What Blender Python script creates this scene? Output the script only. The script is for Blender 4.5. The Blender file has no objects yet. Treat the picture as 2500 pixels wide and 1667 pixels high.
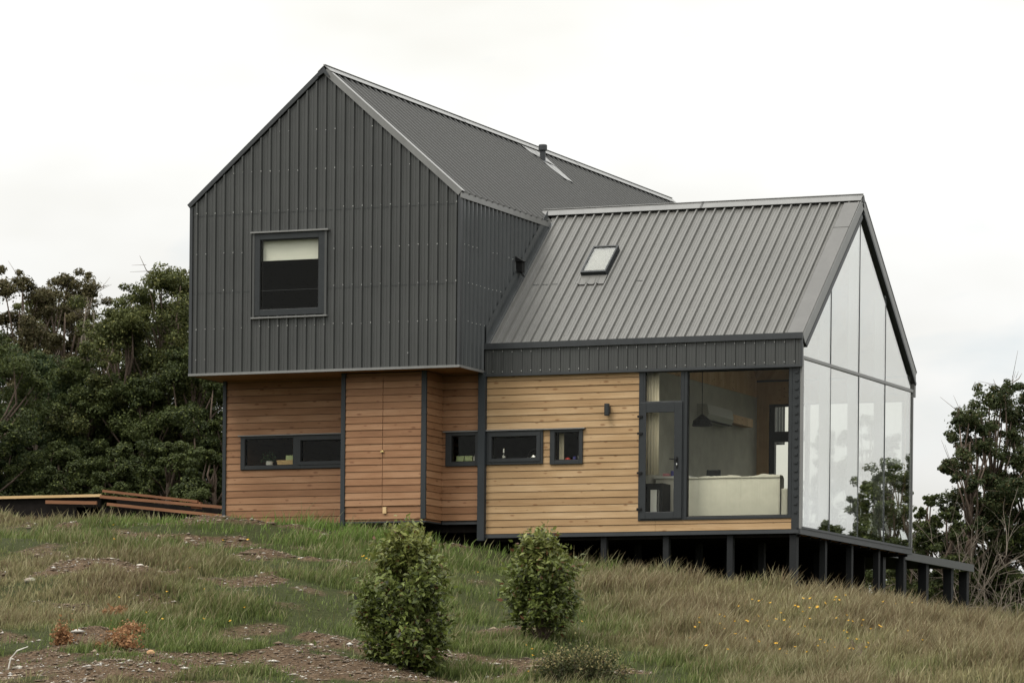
import bpy, math, random
import numpy as np
from mathutils import Vector, Matrix
random.seed(7)
S = bpy.context.scene
COL = S.collection
RAD = math.radians

# ------------------------------------------------------------------ camera
CAM = np.array([35.8294, -69.4349, -4.6512])
YAW, PITCH, ROLL, FPX, SHV = .3979, -.0043, .0093, 10099.8, 1135.4
_c, _s = math.cos, math.sin
FW = np.array([-_s(YAW)*_c(PITCH), _c(YAW)*_c(PITCH), _s(PITCH)])
_r = np.array([_c(YAW), _s(YAW), 0.0]); _u = np.cross(_r, FW)
RT = _c(ROLL)*_r + _s(ROLL)*_u; UP = -_s(ROLL)*_r + _c(ROLL)*_u
cd = bpy.data.cameras.new('camera'); cam = bpy.data.objects.new('camera', cd); COL.objects.link(cam)
cam.matrix_world = Matrix(((RT[0], UP[0], -FW[0], CAM[0]), (RT[1], UP[1], -FW[1], CAM[1]), (RT[2], UP[2], -FW[2], CAM[2]), (0, 0, 0, 1)))
cd.sensor_width = 36; cd.sensor_fit = 'HORIZONTAL'; cd.lens = FPX/2500*36; cd.shift_y = SHV/2500; cd.clip_start = 1; cd.clip_end = 5000
S.camera = cam
def ray(u, v):
    d = FW + RT*(u-1250)/FPX - UP*(v-833.5-SHV)/FPX
    return d/np.hypot(d[0], d[1])
def atD(u, D, v=1500):            # ground-plan point seen at column u, D metres away
    d = ray(u, v); return CAM[0]+D*d[0], CAM[1]+D*d[1]

# ------------------------------------------------------------------ mesh helpers
def link(name, me, parent=None):
    o = bpy.data.objects.new(name, me); COL.objects.link(o)
    if parent: o.parent = parent
    return o
def root_of(o):
    v = Vector((0, 0, 0))
    while o: v = v + o.location; o = o.parent
    return v
class MB:
    def __init__(s): s.v = []; s.f = []; s.m = []
    def add(s, vs, fs, m=0):
        b = len(s.v); s.v += [tuple(map(float, p)) for p in vs]
        for f in fs: s.f.append(tuple(b+i for i in f)); s.m.append(m)
        return s
    def box(s, x0, x1, y0, y1, z0, z1, m=0):
        return s.add([(x0,y0,z0),(x1,y0,z0),(x1,y1,z0),(x0,y1,z0),(x0,y0,z1),(x1,y0,z1),(x1,y1,z1),(x0,y1,z1)],
                     [(0,3,2,1),(4,5,6,7),(0,1,5,4),(1,2,6,5),(2,3,7,6),(3,0,4,7)], m)
    def beam(s, p, q, w, h, up=(0,0,1), m=0):      # bar from p to q, w wide, h high
        p = Vector(p); q = Vector(q); d = (q-p).normalized(); up = Vector(up)
        a = d.cross(up).normalized()*w/2; b = a.cross(d).normalized()*h/2
        vs = [p-a-b, p+a-b, p+a+b, p-a+b, q-a-b, q+a-b, q+a+b, q-a+b]
        return s.add(vs, [(0,1,2,3),(4,7,6,5),(0,4,5,1),(1,5,6,2),(2,6,7,3),(3,7,4,0)], m)
    def prism(s, poly, axis, a, b, m=0):           # poly of 2D points extruded along axis (0 x, 1 y, 2 z)
        def P(p, t): return [(t, p[0], p[1]), (p[0], t, p[1]), (p[0], p[1], t)][axis]
        n = len(poly)
        return s.add([P(p, a) for p in poly]+[P(p, b) for p in poly],
                     [tuple(range(n))[::-1], tuple(range(n, 2*n))]+[(i, (i+1) % n, n+(i+1) % n, n+i) for i in range(n)], m)
    def tube(s, pts, rs, seg=6, m=0):
        rings = []
        for i, p in enumerate(pts):
            p = Vector(p); d = (Vector(pts[min(i+1, len(pts)-1)])-Vector(pts[max(i-1, 0)])).normalized()
            a = d.orthogonal().normalized(); b = d.cross(a)
            rings.append([p+(a*math.cos(2*math.pi*k/seg)+b*math.sin(2*math.pi*k/seg))*rs[i] for k in range(seg)])
        fs = [(i*seg+k, i*seg+(k+1) % seg, (i+1)*seg+(k+1) % seg, (i+1)*seg+k) for i in range(len(pts)-1) for k in range(seg)]
        fs += [tuple(range(seg))[::-1], tuple((len(pts)-1)*seg+k for k in range(seg))]
        return s.add([v for r in rings for v in r], fs, m)
    def lathe(s, c, prof, seg=16, m=0):            # prof: (radius, z)
        c = Vector(c); n = len(prof)
        vs = [(c.x+r*math.cos(2*math.pi*k/seg), c.y+r*math.sin(2*math.pi*k/seg), c.z+z) for r, z in prof for k in range(seg)]
        fs = [(i*seg+k, i*seg+(k+1) % seg, (i+1)*seg+(k+1) % seg, (i+1)*seg+k) for i in range(n-1) for k in range(seg)]
        fs += [tuple(range(seg))[::-1], tuple((n-1)*seg+k for k in range(seg))]
        return s.add(vs, fs, m)
    def build(s, name, mats, parent=None, smooth=False, bevel=0):
        me = bpy.data.meshes.new(name); o = link(name, me, parent)
        r = root_of(parent) if parent else Vector((0, 0, 0))
        me.from_pydata([(x-r.x, y-r.y, z-r.z) for x, y, z in s.v], [], s.f)
        for m in (mats if isinstance(mats, (list, tuple)) else [mats]): me.materials.append(m)
        me.polygons.foreach_set('material_index', s.m)
        if smooth: me.polygons.foreach_set('use_smooth', [True]*len(s.f))
        me.update()
        if bevel:
            b = o.modifiers.new('bevel', 'BEVEL'); b.width = bevel; b.segments = 2; b.limit_method = 'ANGLE'
        return o
def npmesh(name, V, F, mats, parent=None, col=None, smooth=False, mi=None):
    r = np.array(root_of(parent)) if parent else np.zeros(3)
    V = np.asarray(V, dtype=np.float32)-r.astype(np.float32); F = np.asarray(F, dtype=np.int32)
    me = bpy.data.meshes.new(name)
    me.vertices.add(len(V)); me.vertices.foreach_set('co', V.ravel())
    k = F.shape[1]
    me.loops.add(F.size); me.loops.foreach_set('vertex_index', F.ravel())
    me.polygons.add(len(F)); me.polygons.foreach_set('loop_start', np.arange(0, F.size, k, dtype=np.int32))
    if mi is not None: me.polygons.foreach_set('material_index', np.asarray(mi, dtype=np.int32))
    if smooth: me.polygons.foreach_set('use_smooth', np.ones(len(F), dtype=bool))
    if col is not None:
        a = me.attributes.new('tint', 'FLOAT_COLOR', 'POINT')
        c4 = np.ones((len(V), 4), dtype=np.float32); c4[:, :3] = col; a.data.foreach_set('color', c4.ravel())
    for m in (mats if isinstance(mats, (list, tuple)) else [mats]): me.materials.append(m)
    me.update(calc_edges=True)
    return link(name, me, parent)
def tag(o, label=None, cat=None, group=None, kind=None):
    if label: o['label'] = label
    if cat: o['category'] = cat
    if group: o['group'] = group
    if kind: o['kind'] = kind
    return o
def thing(name, loc, label, cat, group=None):
    o = bpy.data.objects.new(name, None); COL.objects.link(o); o.location = loc; o.empty_display_size = .2
    return tag(o, label, cat, group)

# ------------------------------------------------------------------ materials
def mat(name):
    m = bpy.data.materials.new(name); m.use_nodes = True
    nt = m.node_tree; nt.nodes.clear()
    out = nt.nodes.new('ShaderNodeOutputMaterial')
    def N(t, **kw):
        n = nt.nodes.new('ShaderNode'+t)
        for k, v in kw.items():
            if k.startswith('i_'):
                key = k[2:]; key = int(key) if key.isdigit() else key.replace('_', ' ')
                n.inputs[key].default_value = v
            else: setattr(n, k, v)
        return n
    L = nt.links.new
    return m, N, L, out
def ramp(N, stops, interp='LINEAR'):
    r = N('ValToRGB'); r.color_ramp.interpolation = interp
    e = r.color_ramp.elements
    while len(e) < len(stops): e.new(.5)
    for x, (p, c) in zip(e, stops): x.position = p; x.color = (*c, 1)
    return r
def pos(N, L, scale=(1, 1, 1)):
    g = N('NewGeometry'); mp = N('Mapping'); mp.inputs['Scale'].default_value = scale
    L(g.outputs['Position'], mp.inputs['Vector']); return mp.outputs['Vector']
def m_plain(name, col, rough=.5, var=.12, scale=6, spec=.5, metal=0, bump=0, aniso=(1, 1, 1)):
    m, N, L, out = mat(name)
    b = N('BsdfPrincipled'); b.inputs['Roughness'].default_value = rough; b.inputs['Specular IOR Level'].default_value = spec; b.inputs['Metallic'].default_value = metal
    n = N('TexNoise'); n.inputs['Scale'].default_value = scale; n.inputs['Detail'].default_value = 6; n.inputs['Roughness'].default_value = .65
    L(pos(N, L, aniso), n.inputs['Vector'])
    r = ramp(N, [(.3, tuple(c*(1-var) for c in col)), (.7, tuple(min(1, c*(1+var)) for c in col))])
    L(n.outputs['Fac'], r.inputs['Fac']); L(r.outputs['Color'], b.inputs['Base Color'])
    if bump:
        bp = N('Bump'); bp.inputs['Strength'].default_value = bump; bp.inputs['Distance'].default_value = .02
        L(n.outputs['Fac'], bp.inputs['Height']); L(bp.outputs['Normal'], b.inputs['Normal'])
    L(b.outputs['BSDF'], out.inputs['Surface'])
    return m
def m_metal(name, col, rough=.42, streak=.18, spec=.5):
    m, N, L, out = mat(name)
    b = N('BsdfPrincipled'); b.inputs['Specular IOR Level'].default_value = spec
    n = N('TexNoise'); n.inputs['Scale'].default_value = 1.0; n.inputs['Detail'].default_value = 7; n.inputs['Roughness'].default_value = .7
    L(pos(N, L, (5, 5, .6)), n.inputs['Vector'])
    n2 = N('TexNoise'); n2.inputs['Scale'].default_value = .9; n2.inputs['Detail'].default_value = 3
    L(pos(N, L), n2.inputs['Vector'])
    mx = N('Math', operation='ADD'); L(n.outputs['Fac'], mx.inputs[0]); L(n2.outputs['Fac'], mx.inputs[1])
    mh = N('Math', operation='MULTIPLY'); mh.inputs[1].default_value = .5; L(mx.outputs[0], mh.inputs[0])
    r = ramp(N, [(.34, tuple(c*(1-streak) for c in col)), (.66, tuple(c*(1+streak) for c in col))])
    L(mh.outputs[0], r.inputs['Fac']); L(r.outputs['Color'], b.inputs['Base Color'])
    rr = N('MapRange'); rr.inputs['To Min'].default_value = rough-.07; rr.inputs['To Max'].default_value = rough+.1
    L(n2.outputs['Fac'], rr.inputs['Value']); L(rr.outputs['Result'], b.inputs['Roughness'])
    bp = N('Bump'); bp.inputs['Strength'].default_value = .25; bp.inputs['Distance'].default_value = .015
    L(n2.outputs['Fac'], bp.inputs['Height']); L(bp.outputs['Normal'], b.inputs['Normal'])
    L(b.outputs['BSDF'], out.inputs['Surface'])
    return m
def m_wood(name, cols, knot=(.16, .07, .025), along='X', board=.1285, z0=.07, rough=.6, knots=True):
    """horizontal boards: each board its own tone, stretched grain, scattered knots"""
    m, N, L, out = mat(name)
    b = N('BsdfPrincipled'); b.inputs['Roughness'].default_value = rough; b.inputs['Specular IOR Level'].default_value = .25
    g = N('NewGeometry'); sp = N('SeparateXYZ'); L(g.outputs['Position'], sp.inputs[0])
    if along == 'Z':
        dd = N('Math', operation='ADD'); L(sp.outputs['X'], dd.inputs[0]); L(sp.outputs['Y'], dd.inputs[1]); bo = dd.outputs[0]
    else: bo = sp.outputs['Z']
    z = N('Math', operation='SUBTRACT'); L(bo, z.inputs[0]); z.inputs[1].default_value = z0
    dv = N('Math', operation='DIVIDE'); L(z.outputs[0], dv.inputs[0]); dv.inputs[1].default_value = board
    fl = N('Math', operation='FLOOR'); L(dv.outputs[0], fl.inputs[0])
    wn = N('TexWhiteNoise', noise_dimensions='1D'); L(fl.outputs[0], wn.inputs['W'])
    off = N('Math', operation='MULTIPLY'); off.inputs[1].default_value = 37.0; L(fl.outputs[0], off.inputs[0])
    cb = N('CombineXYZ'); L(off.outputs[0], cb.inputs[0]); L(off.outputs[0], cb.inputs[1])
    va = N('VectorMath', operation='ADD'); L(g.outputs['Position'], va.inputs[0]); L(cb.outputs[0], va.inputs[1])
    sc = (1.1, 1.1, 30) if along != 'Z' else (25, 25, 1.2)
    mp = N('Mapping'); mp.inputs['Scale'].default_value = sc; L(va.outputs[0], mp.inputs[0])
    n = N('TexNoise'); n.inputs['Scale'].default_value = 1.6; n.inputs['Detail'].default_value = 6; n.inputs['Distortion'].default_value = .6; L(mp.outputs[0], n.inputs['Vector'])
    mp2 = N('Mapping'); mp2.inputs['Scale'].default_value = (.9, .9, 3); L(va.outputs[0], mp2.inputs[0])
    n2 = N('TexNoise'); n2.inputs['Scale'].default_value = 1.3; n2.inputs['Detail'].default_value = 3; L(mp2.outputs[0], n2.inputs['Vector'])
    a1 = N('Math', operation='MULTIPLY'); a1.inputs[1].default_value = .30; L(wn.outputs['Value'], a1.inputs[0])
    a2 = N('Math', operation='MULTIPLY_ADD'); a2.inputs[1].default_value = .45; L(n.outputs['Fac'], a2.inputs[0]); L(a1.outputs[0], a2.inputs[2])
    a3 = N('Math', operation='MULTIPLY_ADD'); a3.inputs[1].default_value = .7; L(n2.outputs['Fac'], a3.inputs[0]); L(a2.outputs[0], a3.inputs[2])
    r = ramp(N, [(.45, cols[0]), (.8, cols[1]), (1.15 if False else 1.0, cols[2])])
    a4 = N('Math', operation='MULTIPLY_ADD'); a4.inputs[1].default_value = .85; a4.inputs[2].default_value = .16; L(a3.outputs[0], a4.inputs[0])
    L(a4.outputs[0], r.inputs['Fac']); c = r.outputs['Color']
    if knots:
        s3 = N('SeparateXYZ'); L(va.outputs[0], s3.inputs[0]); ad = N('Math', operation='ADD'); L(s3.outputs[0], ad.inputs[0]); L(s3.outputs[1], ad.inputs[1])
        c3 = N('CombineXYZ'); L(ad.outputs[0], c3.inputs[0]); L(s3.outputs[2], c3.inputs[1])
        mp3 = N('Mapping'); mp3.inputs['Scale'].default_value = (3.2, 8.5, 1); L(c3.outputs[0], mp3.inputs[0])
        vo = N('TexVoronoi', voronoi_dimensions='2D'); vo.inputs['Scale'].default_value = 1.0; vo.inputs['Randomness'].default_value = 1.0; L(mp3.outputs[0], vo.inputs['Vector'])
        wn2 = N('SeparateColor'); L(vo.outputs['Color'], wn2.inputs[0])
        th = N('MapRange'); th.inputs['From Min'].default_value = .35; th.inputs['From Max'].default_value = 1; th.inputs['To Min'].default_value = 0; th.inputs['To Max'].default_value = .22
        L(wn2.outputs[0], th.inputs['Value'])
        df = N('Math', operation='SUBTRACT'); L(th.outputs[0], df.inputs[0]); L(vo.outputs['Distance'], df.inputs[1])
        kn = N('MapRange'); kn.inputs['From Min'].default_value = 0; kn.inputs['From Max'].default_value = .12; kn.inputs['To Max'].default_value = .7; L(df.outputs[0], kn.inputs['Value'])
        mx = N('Mix', data_type='RGBA'); L(kn.outputs[0], mx.inputs['Factor']); L(c, mx.inputs['A']); mx.inputs['B'].default_value = (*knot, 1); c = mx.outputs['Result']
    L(c, b.inputs['Base Color'])
    bp = N('Bump'); bp.inputs['Strength'].default_value = .3; bp.inputs['Distance'].default_value = .01; L(n.outputs['Fac'], bp.inputs['Height']); L(bp.outputs['Normal'], b.inputs['Normal'])
    L(b.outputs['BSDF'], out.inputs['Surface'])
    return m
def m_glass(name, refl, edge, trans=(.85, .9, .88), wav=0.0, rough=.005):
    m, N, L, out = mat(name)
    t = N('BsdfTransparent'); t.inputs['Color'].default_value = (*trans, 1)
    gl = N('BsdfGlossy'); gl.inputs['Roughness'].default_value = rough; gl.inputs['Color'].default_value = (.99, 1, .99, 1)
    if wav:
        n = N('TexNoise'); n.inputs['Scale'].default_value = .55; n.inputs['Detail'].default_value = 1; L(pos(N, L), n.inputs['Vector'])
        bp = N('Bump'); bp.inputs['Strength'].default_value = 1; bp.inputs['Distance'].default_value = wav; L(n.outputs['Fac'], bp.inputs['Height']); L(bp.outputs['Normal'], gl.inputs['Normal'])
    lw = N('LayerWeight'); lw.inputs['Blend'].default_value = .5
    pw = N('Math', operation='POWER'); pw.inputs[1].default_value = 3; L(lw.outputs['Facing'], pw.inputs[0])
    mr = N('MapRange'); mr.inputs['To Min'].default_value = refl; mr.inputs['To Max'].default_value = edge; L(pw.outputs[0], mr.inputs['Value'])
    mx = N('MixShader'); L(mr.outputs[0], mx.inputs[0]); L(t.outputs[0], mx.inputs[1]); L(gl.outputs[0], mx.inputs[2]); L(mx.outputs[0], out.inputs['Surface'])
    return m
def m_tint(name, rough=.55, transl=.3, spec=.3, var=0):
    m, N, L, out = mat(name)
    a = N('Attribute'); a.attribute_name = 'tint'
    b = N('BsdfPrincipled'); b.inputs['Roughness'].default_value = rough; b.inputs['Specular IOR Level'].default_value = spec
    L(a.outputs['Color'], b.inputs['Base Color'])
    if transl:
        t = N('BsdfTranslucent'); L(a.outputs['Color'], t.inputs['Color'])
        mx = N('MixShader'); mx.inputs[0].default_value = transl; L(b.outputs[0], mx.inputs[1]); L(t.outputs[0], mx.inputs[2]); L(mx.outputs[0], out.inputs['Surface'])
    else: L(b.outputs[0], out.inputs['Surface'])
    return m

M = {}
M['clad'] = m_metal('charcoal_cladding', (.047, .049, .047), .45)
M['side'] = m_metal('charcoal_cladding_side', (.050, .055, .057), .22)
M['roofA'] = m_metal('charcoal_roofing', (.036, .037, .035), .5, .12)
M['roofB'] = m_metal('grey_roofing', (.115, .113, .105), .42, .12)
M['verge'] = m_metal('verge_metal', (.092, .090, .085), .45, .16)
M['flash'] = m_metal('folded_flashing', (.165, .165, .16), .36, .16)
M['trim'] = m_metal('dark_trim', (.042, .045, .048), .4, spec=.3)
M['post'] = m_metal('steel_post', (.028, .033, .037), .5, spec=.25)
M['stilt'] = m_metal('black_stilt', (.016, .017, .018), .6, spec=.15)
M['frame'] = m_plain('window_frame_paint', (.028, .031, .033), .42, .1, 9, spec=.25)
M['screw'] = m_plain('screw_head', (.62, .62, .6), .3, .05, spec=.6)
M['pine'] = m_wood('pale_pine_boards', [(.26, .155, .072), (.365, .235, .118), (.455, .315, .178)])
M['larch'] = m_wood('red_stained_boards', [(.165, .078, .036), (.262, .135, .067), (.335, .190, .104)], (.12, .045, .018), z0=.33)
M['soffit'] = m_wood('soffit_boards', [(.20, .09, .045), (.30, .15, .08), (.38, .2, .11)], knots=False)
M['inner_wood'] = m_wood('interior_pine', [(.42, .25, .11), (.58, .37, .18), (.66, .45, .25)], along='Z', board=.09)
M['orange'] = m_plain('raw_timber', (.32, .12, .05), .7, .2)
M['glass'] = m_glass('window_glass', .007, .35, (.95, .95, .92))
M['glassB'] = m_glass('coated_glass', .46, .9, (.93, .95, .94), .003)
M['skyglass'] = m_glass('roof_window_glass', .10, .5, (.86, .86, .84))
M['blind'] = m_plain('roller_blind', (.68, .69, .645), .8, .03)
M['skyblind'] = m_plain('roof_blind', (.24, .24, .215), .85, .04)
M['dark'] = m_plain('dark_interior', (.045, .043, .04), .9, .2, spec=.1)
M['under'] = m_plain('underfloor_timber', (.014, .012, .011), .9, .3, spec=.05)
M['grey_wall'] = m_plain('grey_plaster', (.42, .405, .35), .85, .14, 3)
M['ceil'] = m_plain('pale_ceiling', (.62, .60, .54), .8, .05)
M['white'] = m_plain('white_plastic', (.78, .78, .75), .4, .03)
M['grey_case'] = m_plain('grey_plastic', (.42, .42, .38), .5, .04)
M['sofa'] = m_plain('cream_upholstery', (.47, .46, .40), .9, .07, 5, bump=.2)
M['curtain'] = m_plain('cream_curtain', (.60, .54, .42), .85, .08, 8, aniso=(1, 1, .2))
M['black'] = m_plain('black_paint', (.014, .014, .014), .5, .1, spec=.15)
M['brass'] = m_plain('brass', (.65, .5, .22), .35, .1, metal=.8)
M['red'] = m_plain('red_plastic', (.55, .05, .035), .4, .1)
M['blue'] = m_plain('blue_plastic', (.06, .06, .28), .4, .1)
M['pink'] = m_plain('pink_card', (.6, .25, .28), .6, .1)
M['green'] = m_plain('pale_green_card', (.42, .5, .25), .6, .08)
M['box'] = m_wood('crate_wood', [(.4, .26, .11), (.55, .38, .18), (.6, .44, .24)], knots=False)
M['steel'] = m_plain('bright_steel', (.6, .6, .58), .2, .05, metal=1)
M['plank'] = m_wood('pale_plank', [(.38, .24, .11), (.55, .38, .19), (.66, .48, .27)], knots=False)
M['rust'] = m_wood('rusty_plank', [(.13, .062, .032), (.22, .10, .05), (.3, .15, .08)], knots=False)
M['bark'] = m_plain('bark', (.105, .075, .055), .9, .35, 12, bump=.6)
M['pale_bark'] = m_plain('pale_bark', (.17, .14, .11), .9, .3, 12, bump=.4)
M['leaf'] = m_tint('leaf', .6, .3, .18)
M['gloss_leaf'] = m_tint('glossy_leaf', .45, .32, .3)
M['grass'] = m_tint('grass_blade', .6, .3, .2)
M['stone'] = m_tint('stone', .85, 0, .3)

# ------------------------------------------------------------------ terrain
LAT = np.array([RT[0], RT[1]]); LAT = LAT/np.linalg.norm(LAT); DEP = np.array([-LAT[1], LAT[0]])
C2 = CAM[:2]
def to_sd(x, y): px = np.asarray(x)-C2[0]; py = np.asarray(y)-C2[1]; return px*LAT[0]+py*LAT[1], px*DEP[0]+py*DEP[1]
def to_xy(s, d): return C2[0]+s*LAT[0]+d*DEP[0], C2[1]+s*LAT[1]+d*DEP[1]
ctrl = []
for u, v, D in [(-900,1690,60),(0,1667,60),(625,1667,60),(1250,1667,60),(1875,1667,60),(2500,1667,60),(3400,1690,60),
                (0,1480,66.5),(420,1485,66.5),(950,1500,66.5),(1400,1520,66.5),(1900,1572,66.5),(2500,1600,67),
                (0,1345,73),(330,1348,73),(2450,1546,76),
                (-500,1235,80),(0,1248,80),(190,1322,80),(380,1328,80),(520,1318,80),(-200,1255,88),(60,1285,87),(300,1335,86),(480,1335,86),
                (2500,1530,80),(2230,1508,79),(2380,1522,80),(2500,1548,88),(2900,1600,84),(2250,1535,90)]:
    d = ray(u, v); ctrl.append((CAM[0]+D*d[0], CAM[1]+D*d[1], CAM[2]+D*d[2]))
ctrl += [(-3, 1, .12), (.1, 1, .24), (2.7, .3, .24), (4.6, .4, .12), (5.5, .9, -.02), (7, .9, -.48), (8.6, .9, -.78), (10.2, .9, -.98), (11.7, .8, -1.25), (11.7, 3, -1.36),
         (11.7, 6, -1.38), (11.7, 8, -1.38), (10.4, 13.5, -1.3), (10.4, 16.5, -1.25), (7, 8, -.5), (2, 8, .3), (2, 18, .4), (-4, 14, .75), (14, 4, -1.75)]
for s in (-45, -20, 0, 20, 45):
    for d, z in ((51, -5.0), (43, -6.1), (20, -6.3), (-10, -6.3)): ctrl.append((*to_xy(s, d), z))
for s, d, z in ((-60,110,1.6),(-30,115,1.5),(0,115,0.2),(20,110,-2.4),(50,110,-4),(-60,85,1.8),(50,80,-4),(0,170,-1),(60,170,-5),(-60,170,1)): ctrl.append((*to_xy(s, d), z))
ctrl = np.array(ctrl)
_d = np.hypot(ctrl[:, None, 0]-ctrl[None, :, 0], ctrl[:, None, 1]-ctrl[None, :, 1])
_A = np.block([[_d + 0.0*np.eye(len(ctrl)), np.ones((len(ctrl), 1))], [np.ones((1, len(ctrl))), np.zeros((1, 1))]])
_w = np.linalg.solve(_A, np.append(ctrl[:, 2], 0))
_rng = np.random.default_rng(3)
_oct = [(_rng.uniform(0, 6.28), _rng.uniform(0, 6.28), k) for k in (.55, .9, 1.5, 2.4, 3.7, 5.9, 9.5, 15) for _ in range(3)]
def wob(x, y, amp=1.0):
    t = 0
    for th, ph, k in _oct: t = t+np.sin(k*(x*math.cos(th)+y*math.sin(th))+ph)/k
    return t*amp
def base_h(x, y):
    x = np.atleast_1d(np.asarray(x, float)); y = np.atleast_1d(np.asarray(y, float)); out = np.empty(x.shape)
    for i in range(0, x.size, 20000):
        sl = slice(i, i+20000)
        r = np.hypot(x.ravel()[sl][:, None]-ctrl[None, :, 0], y.ravel()[sl][:, None]-ctrl[None, :, 1])
        out.ravel()[sl] = r@_w[:-1]+_w[-1]
    far = np.clip((np.hypot(x-5, y-5)-90)/120, 0, 1)
    return out*(1-far)+(-5.0)*far
def hit(u, v):                       # where the sight line to a photo point meets the slope
    d = ray(u, v); t = np.arange(52, 95, .1)
    h = base_h(CAM[0]+t*d[0], CAM[1]+t*d[1]); k = np.argmax(h > CAM[2]+t*d[2]); t = t[k]
    return float(CAM[0]+t*d[0]), float(CAM[1]+t*d[1])
# bare patches of earth: centre (column, row), half sizes in metres across and deep, mound height
PATCH = []
for u, v, a, b, mh in [(-60,1650,3.2,2.2,.02),(200,1658,2.6,2.1,.02),(480,1660,2.8,2.0,.03),(800,1656,2.4,1.9,.03),(230,1405,.85,.75,.12),(470,1435,1.1,.55,.06),(640,1450,.6,.45,.05),(690,1370,.9,.35,.04),
                       (90,1262,1.9,1.6,.0),(330,1300,1.6,.6,.0),(470,1316,1.1,.4,.0),(880,1560,1.0,.9,.1),(1130,1600,1.5,1.2,.05),(1240,1527,.6,.3,.16),(1010,1655,1.6,1.4,.02),(820,1378,.7,.35,.03),(1330,1600,.6,.6,0),(350,1345,.7,.4,.1),(1130,1315,.5,.3,.05)]:
    x, y = hit(u, v); s, d = to_sd(x, y); PATCH.append((float(s), float(d), a, b, mh))
def bare(x, y):
    s, d = to_sd(x, y); m = np.zeros(np.shape(s)); hh = np.zeros(np.shape(s))
    n = sum(np.sin(k*1.6*(np.asarray(x)*math.cos(t_)+np.asarray(y)*math.sin(t_))+p_)/k for t_, p_, k in _oct[6:])
    for ps, pd, a, b, mh in PATCH:
        q = 1-np.sqrt(((s-ps)/a)**2+((d-pd)/b)**2)+n*.55
        m = np.maximum(m, np.clip(q*1.3+.35, 0, 1)); hh = np.maximum(hh, .3*mh*np.clip(q*1.6, 0, 1))
    thin = sum(np.sin(k*.9*(np.asarray(x)*math.cos(t_)+np.asarray(y)*math.sin(t_))+p_) for t_, p_, k in _oct[9:18])/3.2+n*.25
    left = np.clip((1.5-s)/3, 0, 1)*np.clip((83-d)/4, 0, 1)*np.clip((d-56)/2, 0, 1)
    m = np.maximum(m, np.clip((thin-.5)*1.0, 0, .6)*left)
    return m, hh
def height(x, y):
    x = np.atleast_1d(np.asarray(x, float)); y = np.atleast_1d(np.asarray(y, float))
    m, hh = bare(x, y); near = np.clip(1-(np.hypot(x-5, y+4)-30)/20, 0, 1)
    return base_h(x, y)+near*(hh+wob(x, y, .035)+m*wob(x*3.3+9, y*3.3, .018))
def z_at(x, y): return float(height(x, y)[0])

def axis(lo, hi, a, b, step, grow=1.25):
    mid = list(np.arange(a, b+step/2, step)); left = []; st = step; p = a
    while p > lo: st *= grow; p -= st; left.append(p)
    right = []; st = step; p = mid[-1]
    while p < hi: st *= grow; p += st; right.append(p)
    return np.array(left[::-1]+mid+right)
ax_s = axis(-1800, 1800, -13, 13, .09); ax_d = axis(-300, 2500, 57, 88, .11)
SS, DD = np.meshgrid(ax_s, ax_d); GX, GY = to_xy(SS.ravel(), DD.ravel())
GZ = height(GX, GY)
nx, ny = len(ax_s), len(ax_d)
idx = np.arange(nx*ny).reshape(ny, nx)
GF = np.stack([idx[:-1, :-1], idx[:-1, 1:], idx[1:, 1:], idx[1:, :-1]], -1).reshape(-1, 4)
bm_, _ = bare(GX, GY)
m, N, L, out = mat('hillside_ground')
b = N('BsdfPrincipled'); b.inputs['Roughness'].default_value = .95; b.inputs['Specular IOR Level'].default_value = .1
n1 = N('TexNoise'); n1.inputs['Scale'].default_value = 13; n1.inputs['Detail'].default_value = 12; n1.inputs['Roughness'].default_value = .82; L(pos(N, L), n1.inputs['Vector'])
n2 = N('TexNoise'); n2.inputs['Scale'].default_value = .7; n2.inputs['Detail'].default_value = 5; L(pos(N, L), n2.inputs['Vector'])
soil = ramp(N, [(.33, (.024, .014, .008)), (.47, (.085, .056, .034)), (.58, (.155, .108, .070)), (.72, (.28, .22, .155))]); L(n1.outputs['Fac'], soil.inputs['Fac'])
thatch = ramp(N, [(.3, (.02, .024, .010)), (.55, (.048, .055, .020)), (.8, (.10, .090, .045))]); L(n1.outputs['Fac'], thatch.inputs['Fac'])
at = N('Attribute'); at.attribute_name = 'tint'
ad = N('MapRange'); ad.inputs['From Min'].default_value = .25; ad.inputs['From Max'].default_value = .7; L(at.outputs['Fac'], ad.inputs['Value'])
mx = N('Mix', data_type='RGBA'); L(ad.outputs[0], mx.inputs['Factor']); L(thatch.outputs[0], mx.inputs['A']); L(soil.outputs[0], mx.inputs['B'])
L(mx.outputs['Result'], b.inputs['Base Color'])
bp = N('Bump'); bp.inputs['Strength'].default_value = .9; bp.inputs['Distance'].default_value = .06; L(n1.outputs['Fac'], bp.inputs['Height']); L(bp.outputs['Normal'], b.inputs['Normal'])
L(b.outputs[0], out.inputs['Surface'])
g = npmesh('ground', np.stack([GX, GY, GZ], 1), GF, m, col=np.repeat(bm_[:, None], 3, 1), smooth=True)
tag(g, kind='structure')

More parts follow.
